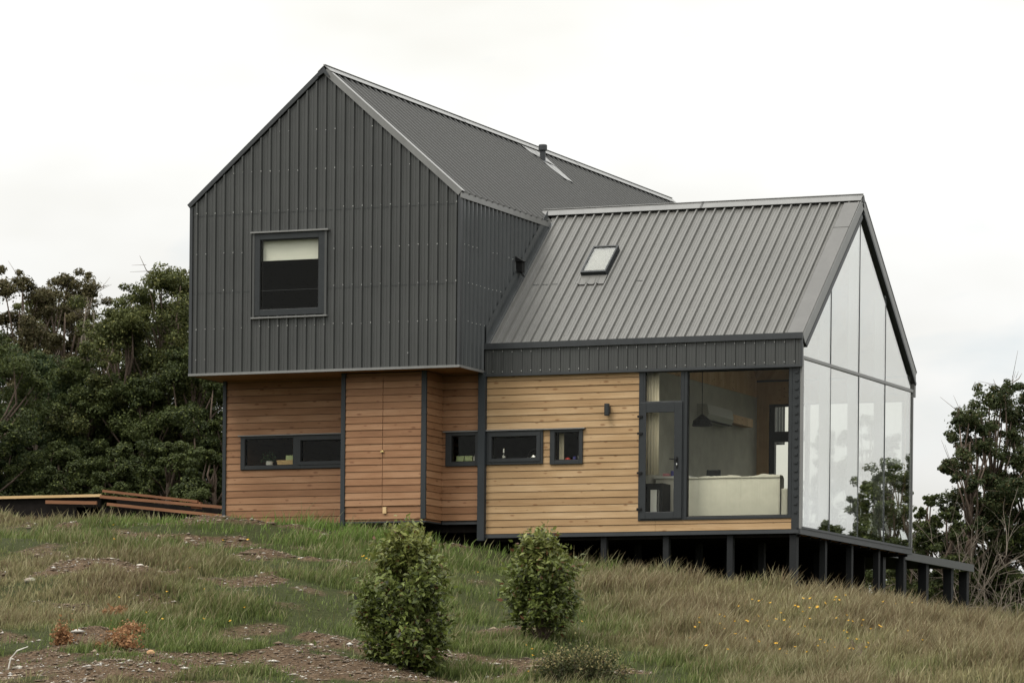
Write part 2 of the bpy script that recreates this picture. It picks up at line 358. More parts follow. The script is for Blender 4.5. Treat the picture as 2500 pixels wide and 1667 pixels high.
# ------------------------------------------------------------------ grass (uncountable: one object)
rng = np.random.default_rng(11)
def field(u, lo, hi): return np.clip((u-lo)/(hi-lo), 0, 1)
def make_grass():
    n = 1150000
    s = rng.uniform(-11.5, 13, n); d = rng.uniform(57.5, 86, n)
    x, y = to_xy(s, d)
    # only the ground the photograph can see
    el = s/d; keep = (el > -.137) & (el < .137) & ~((x > -.2) & (x < 12) & (y > 3.2) & (y < 17)) & ~((y > 4) & (x < 0)) & ~((d > 80) & (s < 7))
    keep &= rng.random(n) < np.clip((88-d)/22, .35, 1)
    x, y, s, d = x[keep], y[keep], s[keep], d[keep]
    m, _ = bare(x, y)
    patch = wob(x*.8+3, y*.8, .5); fine = wob(x*2.7+1, y*2.7+4, .35)
    under = (x > 5.3) & (x < 11.6) & (y > 1.3)
    dens = np.clip(1-m*1.1, .07, 1)*np.clip(.75+patch*.3+fine*.5, .1, 1)*np.where(under, .25, 1)
    bay = (x > .1) & (x < 5.5) & (y > 1.15); bay |= (x > 2.9) & (x < 4.7) & (y > .45)
    k = (rng.random(len(x)) < dens) & ~bay
    x, y, s, d, patch, fine, m = x[k], y[k], s[k], d[k], patch[k], fine[k], m[k]
    n = len(x); z = height(x, y)
    rightness = field(s+.06*(d-66), 0.0, 4.5)          # dry seeding meadow towards the right
    lush = np.exp(-((x-3.2)/3.6)**2-((y+.5)/1.8)**2)   # long green growth along the house
    lush = np.maximum(lush, np.exp(-((x-8)/3.5)**2-((y-.3)/.8)**2)*.8)
    tuss = sum(np.sin(k*2.6*(x*math.cos(t_)+y*math.sin(t_))+p_) for t_, p_, k in _oct[6:15])/3.0
    dry = np.clip(rightness*.52+.03+patch*.42+tuss*.13+rng.normal(0, .22, n)-lush*.9, 0, 1)
    h = .07+.09*rng.random(n)+.15*lush*rng.random(n)+.11*rightness*rng.random(n)+.04*np.clip(fine, -1, 1)
    seed = (rng.random(n) < .10+.24*rightness*np.clip(.6+fine, .1, 1.4)) & (m < .5)
    h = np.where(seed, h*1.25+.10*rng.random(n), h)*np.clip(1-m*.6, .4, 1); h = np.clip(h*(1+.38*np.clip(tuss, -1, 1.6)), .04, .62)
    w = np.where(seed, .004, .007)*(.7+.6*rng.random(n))
    th = rng.uniform(0, 6.283, n); lean = h*(.25+.5*rng.random(n)); wind = .16*h
    az = rng.uniform(0, 6.283, n)
    dx = np.cos(az)*lean*.8+wind*LAT[0]; dy = np.sin(az)*lean*.8+wind*LAT[1]
    ox, oy = np.cos(th)*w, np.sin(th)*w
    # half the width turned across the slope so blades keep some face to every side
    P = np.zeros((n, 5, 3)); base = np.stack([x, y, z-.02], 1)
    off = np.stack([ox, oy, np.zeros(n)], 1)
    mid = base+np.stack([dx*.35, dy*.35, h*.6], 1); tip = base+np.stack([dx, dy, h], 1)
    fat = np.where(seed, 1.7, .8)[:, None]
    P[:, 0] = base-off; P[:, 1] = base+off; P[:, 2] = mid+off*fat; P[:, 3] = mid-off*fat; P[:, 4] = tip
    i0 = np.arange(n)*5
    F = np.concatenate([np.stack([i0, i0+1, i0+2], 1), np.stack([i0, i0+2, i0+3], 1), np.stack([i0+3, i0+2, i0+4], 1)])
    green = np.array([[.160, .200, .058]]); deep = np.array([[.085, .116, .034]]); straw = np.array([[.245, .222, .110]]); rust = np.array([[.165, .124, .070]]); pale = np.array([[.31, .275, .16]])
    t = rng.random((n, 1)); g0 = green*t+deep*(1-t); g0 = g0*(1+.5*lush[:, None]*np.array([[.5, 1, .2]]))
    d0 = np.where(rng.random((n, 1)) < .42+.35*np.clip(fine, -1, 1)[:, None], rust, straw)
    b0 = g0*(1-dry[:, None])+d0*dry[:, None]
    b0 = b0*rng.uniform(.65, 1.3, (n, 1))
    sh = np.where(rng.random((n, 1)) < .5, pale, rust*1.2)*rng.uniform(.7, 1.2, (n, 1))
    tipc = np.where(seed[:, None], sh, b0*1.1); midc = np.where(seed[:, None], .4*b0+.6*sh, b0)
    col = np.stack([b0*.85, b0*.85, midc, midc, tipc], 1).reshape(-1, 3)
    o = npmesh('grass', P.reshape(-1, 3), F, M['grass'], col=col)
    tag(o, 'long meadow grass, green by the house and dry and seeding down the slope', 'grass', kind='stuff')
make_grass()

# gravel and clods on the bare earth (uncountable)
def pebble_shape():
    return np.array([(1,0,0),(-.9,.1,0),(0,1,0),(.1,-1,0),(0,0,.8),(0,0,-.6)], float), np.array([(0,2,4),(2,1,4),(1,3,4),(3,0,4),(2,0,5),(1,2,5),(3,1,5),(0,3,5)])
def make_gravel():
    n = 260000; s = rng.uniform(-10.5, 6, n); d = rng.uniform(58, 81, n); x, y = to_xy(s, d); m, _ = bare(x, y)
    k = rng.random(n) < np.where(m > .35, m*.6, .008)
    x, y, m = x[k], y[k], m[k]; n = len(x); z = height(x, y)
    sz = np.clip(rng.lognormal(-4.75, .62, n), .004, .055)
    V0, F0 = pebble_shape()
    ang = rng.uniform(0, 6.28, n); ca, sa = np.cos(ang), np.sin(ang)
    Vs = V0[None]*(1+rng.normal(0, .22, (n, 6, 3)))*sz[:, None, None]*np.stack([np.where(rng.random(n) < .35, rng.uniform(2, 4.5, n), rng.uniform(.7, 1.6, n)), np.ones(n), rng.uniform(.5, 1, n)], 1)[:, None]
    X = Vs[..., 0]*ca[:, None]-Vs[..., 1]*sa[:, None]+x[:, None]; Y = Vs[..., 0]*sa[:, None]+Vs[..., 1]*ca[:, None]+y[:, None]; Z = Vs[..., 2]+(z+sz*.25)[:, None]
    F = (F0[None]+(np.arange(n)*6)[:, None, None]).reshape(-1, 3)
    pal = np.array([(.36, .33, .28), (.22, .18, .14), (.15, .11, .075), (.11, .078, .052), (.27, .21, .15), (.48, .46, .42)])
    c = pal[rng.choice(6, n, p=[.12, .20, .27, .23, .13, .05])]*rng.uniform(.7, 1.15, (n, 1))
    tag(npmesh('gravel', np.stack([X, Y, Z], -1).reshape(-1, 3), F, M['stone'], col=np.repeat(c, 6, 0)), 'loose gravel and clods on the bare earth patches', 'gravel', kind='stuff')
make_gravel()

# ------------------------------------------------------------------ house
W, ZE, ZR, ZB, LA = 5.5, 6.225, 8.605, 3.10, 18.2
YB, XB, DB, ZEB, ZRB, Z0 = 1.20, 11.70, 6.66, 3.535, 6.415, .07
KA, KB = (ZR-ZE)/(W/2), (ZRB-ZEB)/(DB/2)
YM = YB+DB/2; YE = YB+DB
house = thing('house', (5.5, 1.2, .07), 'charcoal metal and timber house on the hill with a glazed gable end', 'house')

def ribbed(mb, O, U, V, Nn, u0, u1, lo, hi, sp=.19, ph=0.0, rh=.024, rw=.021, holes=(), extra=(), m=0, minor=True):
    """profiled sheet: ribs run along V, lo/hi are functions of u; holes are (u0,u1,v0,v1)"""
    O, U, V, Nn = map(np.array, (O, U, V, Nn))
    pts = [(u0, 0.0), (u1, 0.0)]
    k = math.floor((u0-ph)/sp)-1
    while ph+k*sp < u1+sp:
        c = ph+k*sp
        pts += [(c-rw, 0), (c-rw*.5, rh), (c+rw*.5, rh), (c+rw, 0)]
        if minor:
            for q in (sp*.37, sp*.63): pts += [(c+q-.008, 0), (c+q, .005), (c+q+.008, 0)]
        k += 1
    pts.sort(); us = [p[0] for p in pts]; ns = [p[1] for p in pts]
    ex = list(extra)+[h for q in holes for h in q[:2]]
    allu = sorted(set([u for u in us if u0 <= u <= u1]+[e for e in ex if u0 <= e <= u1]))
    for a, b in zip(allu[:-1], allu[1:]):
        if b-a < 1e-6: continue
        na, nb = np.interp(a, us, ns), np.interp(b, us, ns); mid = (a+b)/2
        spans = [('lo', 'hi')]
        hs = sorted([h for h in holes if h[0]-1e-9 < mid < h[1]+1e-9], key=lambda h: h[2])
        cur = 'lo'; spans = []
        for h in hs: spans.append((cur, h[2])); cur = h[3]
        spans.append((cur, 'hi'))
        for p, q in spans:
            f = lambda t, u: lo(u) if t == 'lo' else hi(u) if t == 'hi' else t
            vs = [O+U*a+V*f(p, a)+Nn*na, O+U*b+V*f(p, b)+Nn*nb, O+U*b+V*f(q, b)+Nn*nb, O+U*a+V*f(q, a)+Nn*na]
            if abs(f(q, a)-f(p, a))+abs(f(q, b)-f(p, b)) < 1e-5: continue
            mb.add(vs, [(0, 1, 2, 3)], m)
    return mb
def screw(mb, p, n, m=1, r=.013):
    p = Vector(p); n = Vector(n); a = n.orthogonal().normalized()*r; b = n.cross(a).normalized()*r
    mb.add([p+a, p+b, p-a, p-b, p+n*.012], [(0, 1, 4), (1, 2, 4), (2, 3, 4), (3, 0, 4)], m)
def zA(x): return ZR-abs(x-W/2)*KA
def zBr(y): return ZRB-abs(y-YM)*KB

# upper block, street gable
PH = .115
mb = MB(); WX0, WX1, WZ0, WZ1 = 1.345, 2.79, 4.13, 5.66
ribbed(mb, (0,0,0), (1,0,0), (0,0,1), (0,-1,0), 0, W, lambda u: ZB, lambda u: zA(u)-.02, ph=PH, rh=.036, rw=.028, holes=[(WX0, WX1, WZ0, WZ1)], extra=[W/2])
rr = random.Random(4)
for z in (3.36, 3.93, 4.64, 5.33, 6.09, 6.82, 7.545):
    k = 0
    while PH+k*.19 < W:
        x = PH+k*.19; zz = z+(x-2.5)*.012*0+rr.uniform(-.012, .012)
        if zz < zA(x)-.12 and not (WX0-.1 < x < WX1+.1 and WZ0-.1 < zz < WZ1+.1) and rr.random() < (.86 if z > 3.6 else .12): screw(mb, (x+.012, -.036, zz), (0, -1, 0), r=rr.choice((.008, .010, .012)))
        k += 1
mb.build('gable_cladding', [M['clad'], M['screw']], house)
mb = MB()   # overlap seams of the sheets
for z in (6.05, 4.60):
    mb = MB(); mb.box(.03, W-.03, -.0075, -.001, z, z+.006); mb.build('sheet_seam', M['trim'], house)
# side wall over the wing, and the far side
mb = MB()
def lo_side(y):
    return ZB if y < YB-.06 or y > YE+.06 else max(ZB, zBr(y)+.0)
ribbed(mb, (W,0,0), (0,1,0), (0,0,1), (1,0,0), 0, LA, lo_side, lambda u: ZE-.03, sp=.19, ph=.15, rh=.034, rw=.03, extra=[YB-.061, YB-.059, YM, YE+.059, YE+.061])
for z in (5.33, 4.64, 3.93, 3.36):
    for k in range(16):
        y = .15+k*.19
        if z > lo_side(y)+.3 and rr.random() < .8: screw(mb, (W+.034, y, z+rr.uniform(-.01, .01)), (1, 0, 0), r=.009)
mb.build('side_cladding', [M['side'], M['screw']], house)
mb = MB(); ribbed(mb, (0,0,0), (0,1,0), (0,0,1), (-1,0,0), 0, LA, lambda u: ZB, lambda u: ZE-.03)
mb.build('far_side_cladding', M['clad'], house)
mb = MB(); ribbed(mb, (0,LA,0), (1,0,0), (0,0,1), (0,1,0), 0, W, lambda u: ZB, lambda u: zA(u)-.02, extra=[W/2])
mb.build('rear_cladding', M['clad'], house)
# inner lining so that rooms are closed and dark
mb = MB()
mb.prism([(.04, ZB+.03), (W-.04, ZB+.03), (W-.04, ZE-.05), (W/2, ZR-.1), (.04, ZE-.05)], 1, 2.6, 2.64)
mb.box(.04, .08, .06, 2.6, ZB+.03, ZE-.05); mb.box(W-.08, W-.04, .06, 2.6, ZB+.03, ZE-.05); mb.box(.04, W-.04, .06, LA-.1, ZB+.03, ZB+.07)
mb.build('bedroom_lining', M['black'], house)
# roof of the upper block
LEN = math.hypot(W/2, ZR-ZE); DR = np.array([W/2, 0, -(ZR-ZE)])/LEN; NR = np.array([ZR-ZE, 0, W/2])/LEN
DL = np.array([-W/2, 0, -(ZR-ZE)])/LEN; NL = np.array([-(ZR-ZE), 0, W/2])/LEN
mb = MB(); RO = np.array([W/2, -.03, ZR])
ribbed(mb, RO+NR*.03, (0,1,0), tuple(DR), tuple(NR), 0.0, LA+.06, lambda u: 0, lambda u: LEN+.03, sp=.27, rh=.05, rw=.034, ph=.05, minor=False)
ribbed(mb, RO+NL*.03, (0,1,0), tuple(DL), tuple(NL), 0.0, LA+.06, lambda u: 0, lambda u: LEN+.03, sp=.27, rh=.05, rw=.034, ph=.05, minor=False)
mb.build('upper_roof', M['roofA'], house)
mb = MB()
mb.prism([(W/2, ZR-.02), (W+.0, ZE-.02), (W+.0, ZE-.08), (W/2, ZR-.1), (0, ZE-.08), (0, ZE-.02)], 1, .03, LA-.03)
mb.build('roof_deck', M['under'], house)
def strip(mb, P, U, V, N_, u0, u1, v0, v1, t, m=0):       # thin folded sheet with thickness t
    P, U, V, N_ = map(np.array, (P, U, V, N_))
    vs = [P+U*a+V*b+N_*c for c in (0, t) for a, b in ((u0, v0), (u1, v0), (u1, v1), (u0, v1))]
    mb.add(vs, [(0, 3, 2, 1), (4, 5, 6, 7), (0, 1, 5, 4), (1, 2, 6, 5), (2, 3, 7, 6), (3, 0, 4, 7)], m)
mb = MB()   # ridge cap in three lapped lengths
for i, (a, b) in enumerate(((-.05, 6.3), (6.22, 12.4), (12.3, LA+.06))):
    strip(mb, (W/2, 0, ZR), (0,1,0), DR, NR, a, b, -.03, .17, .012); 
    strip(mb, (W/2, 0, ZR), (0,1,0), DL, NL, a, b, -.03, .17, .012)
    for v in mb.v[-16:]: pass
mb.v = [(x, y, z+.118) for x, y, z in mb.v]
mb.build('ridge_cap', M['flash'], house)
mb = MB()   # verge flashings on the street gable
strip(mb, RO+NR*.078, (0,1,0), DR, NR, -.02, .13, .02, LEN+.01, .008); strip(mb, RO+NR*(-.03), (0,1,0), DR, NR, -.02, .0, .0, LEN+.01, .106)
mb.build('verge_flashing', M['flash'], house)
mb = MB()
strip(mb, RO+NL*.078, (0,1,0), DL, NL, -.02, .13, .02, LEN+.03, .008); strip(mb, RO+NL*(.005), (0,1,0), DL, NL, -.02, .0, .0, LEN+.03, .071)
mb.build('verge_flashing', M['trim'], house)
mb = MB()   # apex closer
mb.prism([(W/2-.13, ZR-.10), (W/2, ZR+.09), (W/2+.13, ZR-.10), (W/2, ZR-.02)], 1, -.085, -.055)
mb.build('apex_closer', M['trim'], house)
mb = MB()
mb.box(W+.0255, W+.05, -.04, 5.1, ZE-.075, ZE+.025); mb.box(W-.02, W+.0255, -.04, 5.1, ZE+.012, ZE+.025)
mb.build('eave_flashing', M['flash'], house)
mb = MB(); mb.box(W-.02, W+.03, -.032, -.005, ZB, ZE-.03); mb.box(W+.001, W+.03, -.005, .07, ZB, ZE-.03)
mb.build('corner_flashing', M['trim'], house)
mb = MB(); mb.box(-.03, .03, -.032, -.026, ZB, ZE); mb.box(-.03, -.026, -.026, .07, ZB, ZE)
mb.build('corner_flashing', M['trim'], house)
mb = MB(); mb.box(-.035, W+.035, -.036, -.026, ZB-.045, ZB+.0); mb.box(-.035, W+.035, -.026, .03, ZB-.045, ZB-.035)
mb.box(W+.026, W+.035, -.026, YB-.07, ZB-.045, ZB); mb.box(-.035, -.026, -.026, 9, ZB-.045, ZB)
mb.build('drip_flashing', M['flash'], house)
mb = MB(); mb.box(-.02, W+.02, .031, YB-.02, ZB-.03, ZB-.002); mb.box(-.02, .16, YB-.02, LA, ZB-.03, ZB-.002)
mb.build('soffit', M['soffit'], house)

# valley: apron flashing where the wing roof meets the side wall
LB = math.hypot(DB/2, ZRB-ZEB); DF = np.array([0, -DB/2, -(ZRB-ZEB)])/LB; NF = np.array([0, -(ZRB-ZEB), DB/2])/LB
DK = np.array([0, DB/2, -(ZRB-ZEB)])/LB; NK = np.array([0, (ZRB-ZEB), DB/2])/LB
BO = np.array([0, YM, ZRB])
mb = MB()
strip(mb, BO+NF*.03, (1,0,0), DF, NF, W+.028, W+.14, .3, LB+.02, .004)
vs = []
for t in (.52, LB+.02):
    p = BO+DF*t; vs += [(W+.038, p[1], p[2]+.03), (W+.038, p[1]-.0, p[2]+.40)]
mb.add([vs[0], vs[2], vs[3], vs[1]]+[(x+.006, y, z) for x, y, z in (vs[0], vs[2], vs[3], vs[1])], [(0,1,2,3),(7,6,5,4),(0,4,5,1),(1,5,6,2),(2,6,7,3),(3,7,4,0)])
mb.build('apron_flashing', M['side'], house)

# wing roof
RX = XB+.05
SKX0, SKX1, SK0, SK1 = 6.80, 7.27, None, None
mb = MB()
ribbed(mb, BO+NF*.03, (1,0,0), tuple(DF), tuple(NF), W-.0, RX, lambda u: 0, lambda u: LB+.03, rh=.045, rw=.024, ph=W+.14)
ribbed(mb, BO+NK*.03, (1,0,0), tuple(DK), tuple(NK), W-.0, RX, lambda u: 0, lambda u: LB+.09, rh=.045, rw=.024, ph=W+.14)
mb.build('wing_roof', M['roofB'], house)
mb = MB()    # sheet laps low on the wing roof
for a, b in ((W+.3, W+.93), (7.95, 8.1)):
    mb = MB(); strip(mb, BO+NF*.031, (1,0,0), DF, NF, a, b, 2.42, 2.43, .006); mb.build('sheet_seam', M['trim'], house)
mb = MB()
for a, b in ((W-.22, 8.6), (8.55, RX+.01)):
    strip(mb, BO+np.array([0,0,.108]), (1,0,0), DF, NF, a, b, -.03, .19, .012); strip(mb, BO+np.array([0,0,.108]), (1,0,0), DK, NK, a, b, -.03, .19, .012)
mb.build('ridge_cap', M['flash'], house)
# glazed-end verge: top flashing, outer fascia, on both slopes
mb = MB()
strip(mb, BO+NF*.077, (1,0,0), DF, NF, RX-.30, RX-.002, .17, LB+.03, .008); strip(mb, BO+NF*.079, (1,0,0), DF, NF, RX-.31, RX-.001, .98, 1.0, .012)
mb.build('verge_flashing', M['verge'], house)
mb = MB()
strip(mb, BO+NF*(-.13), (1,0,0), DF, NF, RX, RX+.012, .02, LB+.04, .20)
strip(mb, BO+NK*(-.09), (1,0,0), DK, NK, RX, RX+.012, .02, LB+.10, .16)
mb.build('gable_fascia', M['flash'], house)
mb = MB()
strip(mb, BO+NK*.077, (1,0,0), DK, NK, RX-.2, RX+.02, .1, LB+.10, .008)
strip(mb, BO+NF*(-.225), (1,0,0), DF, NF, XB-.026, RX+.02, .24, LB+.02, .09)
strip(mb, BO+NK*(-.15), (1,0,0), DK, NK, XB-.026, RX+.02, .2, LB+.22, .055)
mb.prism([(YM-.07, ZRB-.03), (YM, ZRB+.10), (YM+.07, ZRB-.03)], 0, RX+.013, RX+.03)
mb.build('gable_rake_trim', M['trim'], house)
# fascia band under the front eave
mb = MB(); YF = YB-.06
ribbed(mb, (0,YF,0), (1,0,0), (0,0,1), (0,-1,0), W+.04, RX-.01, lambda u: 3.03, lambda u: 3.53, ph=8.369, rh=.02, rw=.016)
k = 0
while 5.7+k*.19 < RX-.05:
    x = 8.369-14*.19+k*.19
    if x > W+.1:
        if rr.random() < .9: screw(mb, (x, YF-.02, 3.075+rr.uniform(-.008, .008)), (0,-1,0), r=.011)
        if rr.random() < .75: screw(mb, (x, YF-.02, 3.44+rr.uniform(-.015, .015)), (0,-1,0), r=.010)
    k += 1
mb.build('eave_band', [M['clad'], M['screw']], house)
mb = MB()
mb.box(W+.03, RX+.012, YF-.05, YF-.005, 3.49, 3.60); mb.box(RX-.03, RX+.006, YF-.032, YF+.002, 3.03, 3.49); mb.box(W+.03, RX+.006, YF-.036, YF-.0, 2.985, 3.03)
mb.build('band_trim', M['trim'], house)
mb = MB(); mb.box(W+.04, RX-.02, YF+.005, YB+.05, 3.0, 3.5); mb.build('eave_blocking', M['under'], house)

# timber cladding: lapped boards
def boards(mb, p0, p1, z0, z1, nrm, e=.1285, holes=(), zoff=None, t=.022):
    """p0->p1 along the wall in plan; holes (s0,s1,z0,z1)"""
    p0 = np.array(p0, float); p1 = np.array(p1, float); Ln = np.linalg.norm(p1-p0); d = (p1-p0)/Ln; n = np.array(nrm, float)
    zoff = z0 if zoff is None else zoff; k = 0; r = random.Random(int(Ln*1000))
    while zoff+k*e < z1-.004:
        a = zoff+k*e; b = min(a+e, z1); cuts = [0, Ln]
        hs = [h for h in holes if h[2] < b-.004 and h[3] > a+.004]
        for h in hs: cuts += [max(0, h[0]), min(Ln, h[1])]
        cuts = sorted(set(cuts)); j = r.uniform(-.002, .003)
        for s0, s1 in zip(cuts[:-1], cuts[1:]):
            mid = (s0+s1)/2; inside = [h for h in hs if h[0] < mid < h[1]]
            segs = [(a, b)]
            for h in inside:
                new = []
                for q0, q1 in segs:
                    if h[2] > q0+.004: new.append((q0, min(q1, h[2])))
                    if h[3] < q1-.004: new.append((max(q0, h[3]), q1))
                segs = new
            for q0, q1 in segs:
                o0 = t+j-.012*(q0-a)/e; o1 = t+j-.012*(q1-a)/e; g = .008 if q0 == a else 0
                A = p0+d*s0; B = p0+d*s1
                def pt(P, o, z): return (P[0]+n[0]*o, P[1]+n[1]*o, z)
                vs = [pt(A, .0, q0+g), pt(B, .0, q0+g), pt(A, o0, q0+g), pt(B, o0, q0+g), pt(A, o1, q1), pt(B, o1, q1), pt(A, 0, q1), pt(B, 0, q1)]
                mb.add(vs, [(0,1,3,2),(2,3,5,4),(4,5,7,6),(0,2,4,6),(1,7,5,3)])
        k += 1
    return mb
E_ = .1285
YW = YB
# walls behind the boards (solid, with openings)
def wall_y(mb, x0, x1, z0, z1, y0, y1, holes):
    xs = sorted(set([x0, x1]+[h for q in holes for h in q[:2]]))
    for a, b in zip(xs[:-1], xs[1:]):
        hs = sorted([h for h in holes if h[0] < (a+b)/2 < h[1]], key=lambda h: h[2]); c = z0
        for h in hs:
            if h[2] > c: mb.box(a, b, y0, y1, c, h[2])
            c = h[3]
        if z1 > c: mb.box(a, b, y0, y1, c, z1)
W1 = (.485, 2.66, 1.37, 2.00); W2 = (4.745, 5.42, 1.344, 1.975); W3 = (5.575, 6.707, 1.354, 1.975); W4 = (6.848, 7.497, 1.337, 1.975); DRX = (8.596, 11.50, .272, 3.03)
mb = MB(); boards(mb, (.17, YW), (2.97, YW), .33, 3.07, (0, -1), holes=[(W1[0]-.17, W1[1]-.17, W1[2], W1[3])])
mb.build('timber_wall', M['larch'], house)['label'] = 'red-brown board wall under the overhang left of the bay'
mb = MB(); boards(mb, (4.66, YW), (5.43, YW), .30, 3.07, (0, -1), zoff=.33, holes=[(W2[0]-4.66, W2[1]-4.66, W2[2], W2[3])])
mb.build('timber_wall', M['larch'], house)['label'] = 'narrow red-brown board wall between bay and corner post'
mb = MB(); boards(mb, (5.57, YW), (8.596, YW), Z0, 3.0, (0, -1), holes=[(W3[0]-5.57, W3[1]-5.57, W3[2], W3[3]), (W4[0]-5.57, W4[1]-5.57, W4[2], W4[3])])
boards(mb, (8.596, YW), (8.93, YW), Z0, .272, (0, -1)); boards(mb, (8.934, YW), (XB-.05, YW), Z0, .272, (0, -1))
mb.build('timber_wall', M['pine'], house)['label'] = 'pale pine board wall of the wing'
# projecting cupboard bay
BX0, BX1, BY = 2.97, 4.655, .48
mb = MB()
boards(mb, (BX0+.05, BY), (BX1-.09, BY), .33, .565, (0, -1)); boards(mb, (BX1, BY), (BX1, YW), .33, 3.05, (1, 0))
boards(mb, (BX0, YW), (BX0, BY), .33, 3.05, (-1, 0)); mb.box(BX0+.002, BX1-.002, BY+.002, YW-.002, .30, 3.05)
mb.build('bay', M['larch'], house)
dz = .33+2*E_
for a, b in ((BX0+.05, 3.775), (3.787, BX1-.095)):
    mb = MB(); boards(mb, (a, BY-.012), (b, BY-.012), .575, 2.98, (0, -1), zoff=dz-.012); mb.build('shutter_door', M['larch'], house)
mb = MB(); mb.box(3.745, 3.815, BY-.052, BY-.038, 1.575, 1.6); mb.lathe((3.79, BY-.056, 1.57), [(.016, 0), (.018, .02), (.01, .04)], 8); mb.build('latch', M['brass'], house)
mb = MB(); mb.box(3.80, 3.87, BY-.045, BY-.0225, .44, .56); mb.build('latch', M['plank'], house)
mb = MB(); mb.box(3.775, 3.787, BY-.014, BY-.002, .57, 2.98); mb.build('door_gap', M['rust'], house)
def post(x0, x1, y0, y1, z0, z1, name='corner_post', m='post'):
    b = MB(); b.box(x0, x1, y0, y1, z0, z1); return b.build(name, M[m], house, bevel=.004)
post(BX0-.04, BX0+.045, BY-.05, BY+.04, .16, 3.07); post(BX1-.085, BX1+.012, BY-.05, BY+.0, .33, 3.07)
post(.10, .17, YW-.045, YW+.03, .1, 3.07); post(5.43, 5.57, YW-.12, YW+.0, -.05, 3.07)
mb = MB()
mb.box(.17, BX0-.045, YW-.035, YW, .285, .33); mb.box(BX1+.03, 5.43, YW-.035, YW, .262, .30); mb.box(5.57, XB, YW-.045, YW-.0, Z0-.07, Z0-.002)
mb.box(BX0, BX1+.01, BY-.03, YW-.04, .27, .298)
mb.build('base_flashing', M['trim'], house)
# structural walls
mb = MB()
wall_y(mb, .17, 8.596, .30, 3.06, YW+.001, YW+.12, [W1, W2, W3, W4])
mb.box(5.57, 8.596, YW+.001, YW+.12, Z0, .30); mb.box(8.596, XB-.02, YW+.001, YW+.12, Z0, .27)
mb.box(8.45, 8.55, YW+.13, 1.32, .2, 3.0)
mb.build('wall_core', M['dark'], house)
mb = MB(); mb.box(.11, .17, YW+.03, 8.4, -.3, ZB-.03); mb.box(.17, W, 8.34, 8.4, -.3, ZB-.03); mb.build('far_wall', M['larch'], house)
# floor and the dark platform under the rooms
mb = MB(); mb.box(.17, 8.45, YW+.12, YE-.1, .12, .24); mb.box(8.45, XB-.04, YW+.12, YE-.1, .12, .24); mb.build('floor', M['under'], house)
mb = MB()
for k in range(12): y = YW+.08+k*.585; mb.box(W+.1, XB-.02, y, y+.05, -.06, .119)
mb.build('floor_joists', M['under'], house)
mb = MB(); mb.box(XB-.10, XB-.055, YW+.1, YE, -.02, .11); mb.build('floor_edge_beam', M['orange'], house)
mb = MB(); mb.box(XB-.05, XB+.03, YW-.03, YE+.05, -.015, .085); mb.build('floor_edge_beam', M['trim'], house)
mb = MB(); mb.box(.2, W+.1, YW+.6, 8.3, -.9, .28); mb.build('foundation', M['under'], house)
mb = MB(); mb.box(W+.1, 10.9, YE-.4, YE-.35, -2.0, .0); mb.build('underfloor_dark_screen', M['under'], house)  # added dark sheet, blocks the sky gaps so the underfloor stays dark
# stilts
PR = random.Random(2)
for (x, y) in [(7.90, 1.29), (9.12, 1.29), (10.36, 1.29), (XB-.13, 1.29), (XB-.13, 2.95), (XB-.13, 4.5), (XB-.13, 6.15), (XB-.13, 7.75)]+\
              [(7.9, 3.0), (9.12, 3.0), (10.36, 3.0), (7.9, 4.6), (9.12, 4.6), (10.36, 4.6), (9.12, 6.2), (10.36, 6.2), (10.36, 7.7), (9.12, 7.7)]:
    z = z_at(x, y); mb = MB(); hw = .066 if (x > XB-.2 and y < 1.5) else .056; mb.box(x-hw, x+hw, y-hw, y+hw, z-.3, Z0-.075 if x < XB-.2 else -.016); mb.build('stilt', M['stilt'], house, bevel=.004)
# interior of the wing
mb = MB()
mb.box(8.45, 8.55, 1.34, YE-.1, .24, 3.12); mb.build('partition_wall', M['grey_wall'], house)
mb = MB(); mb.prism([(1.4, 3.122), (YE-.15, 3.122), (YE-.15, zBr(YE-.15)-.2), (YM, ZRB-.2), (1.4, zBr(1.4)-.2)], 0, 8.44, 8.56); mb.build('partition_gable', M['inner_wood'], house)
mb = MB()
for D_, N_ in ((DF, NF), (DK, NK)): strip(mb, BO-N_*.16, (1,0,0), D_, N_, W+.1, XB-.09, .02, LB-.06, .03)
mb.build('wing_ceiling', M['inner_wood'], house)
mb = MB(); strip(mb, BO-NF*.125, (1,0,0), DF, NF, W+.02, XB-.08, .02, LB, .11); strip(mb, BO-NK*.125, (1,0,0), DK, NK, W+.02, XB-.08, .02, LB, .11)
mb.build('roof_deck', M['under'], house)
mb = MB(); RW = (8.80, 11.59, .272, 2.98)
wall_y(mb, W+.1, XB-.10, .1, 3.42, YE-.09, YE, [RW]); mb.build('rear_wall', M['inner_wood'], house)
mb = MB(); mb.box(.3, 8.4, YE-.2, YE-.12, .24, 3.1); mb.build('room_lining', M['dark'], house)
mb = MB(); mb.box(.3, 8.44, YW+.2, YE-.2, 3.02, 3.05); mb.build('room_ceiling', M['dark'], house)

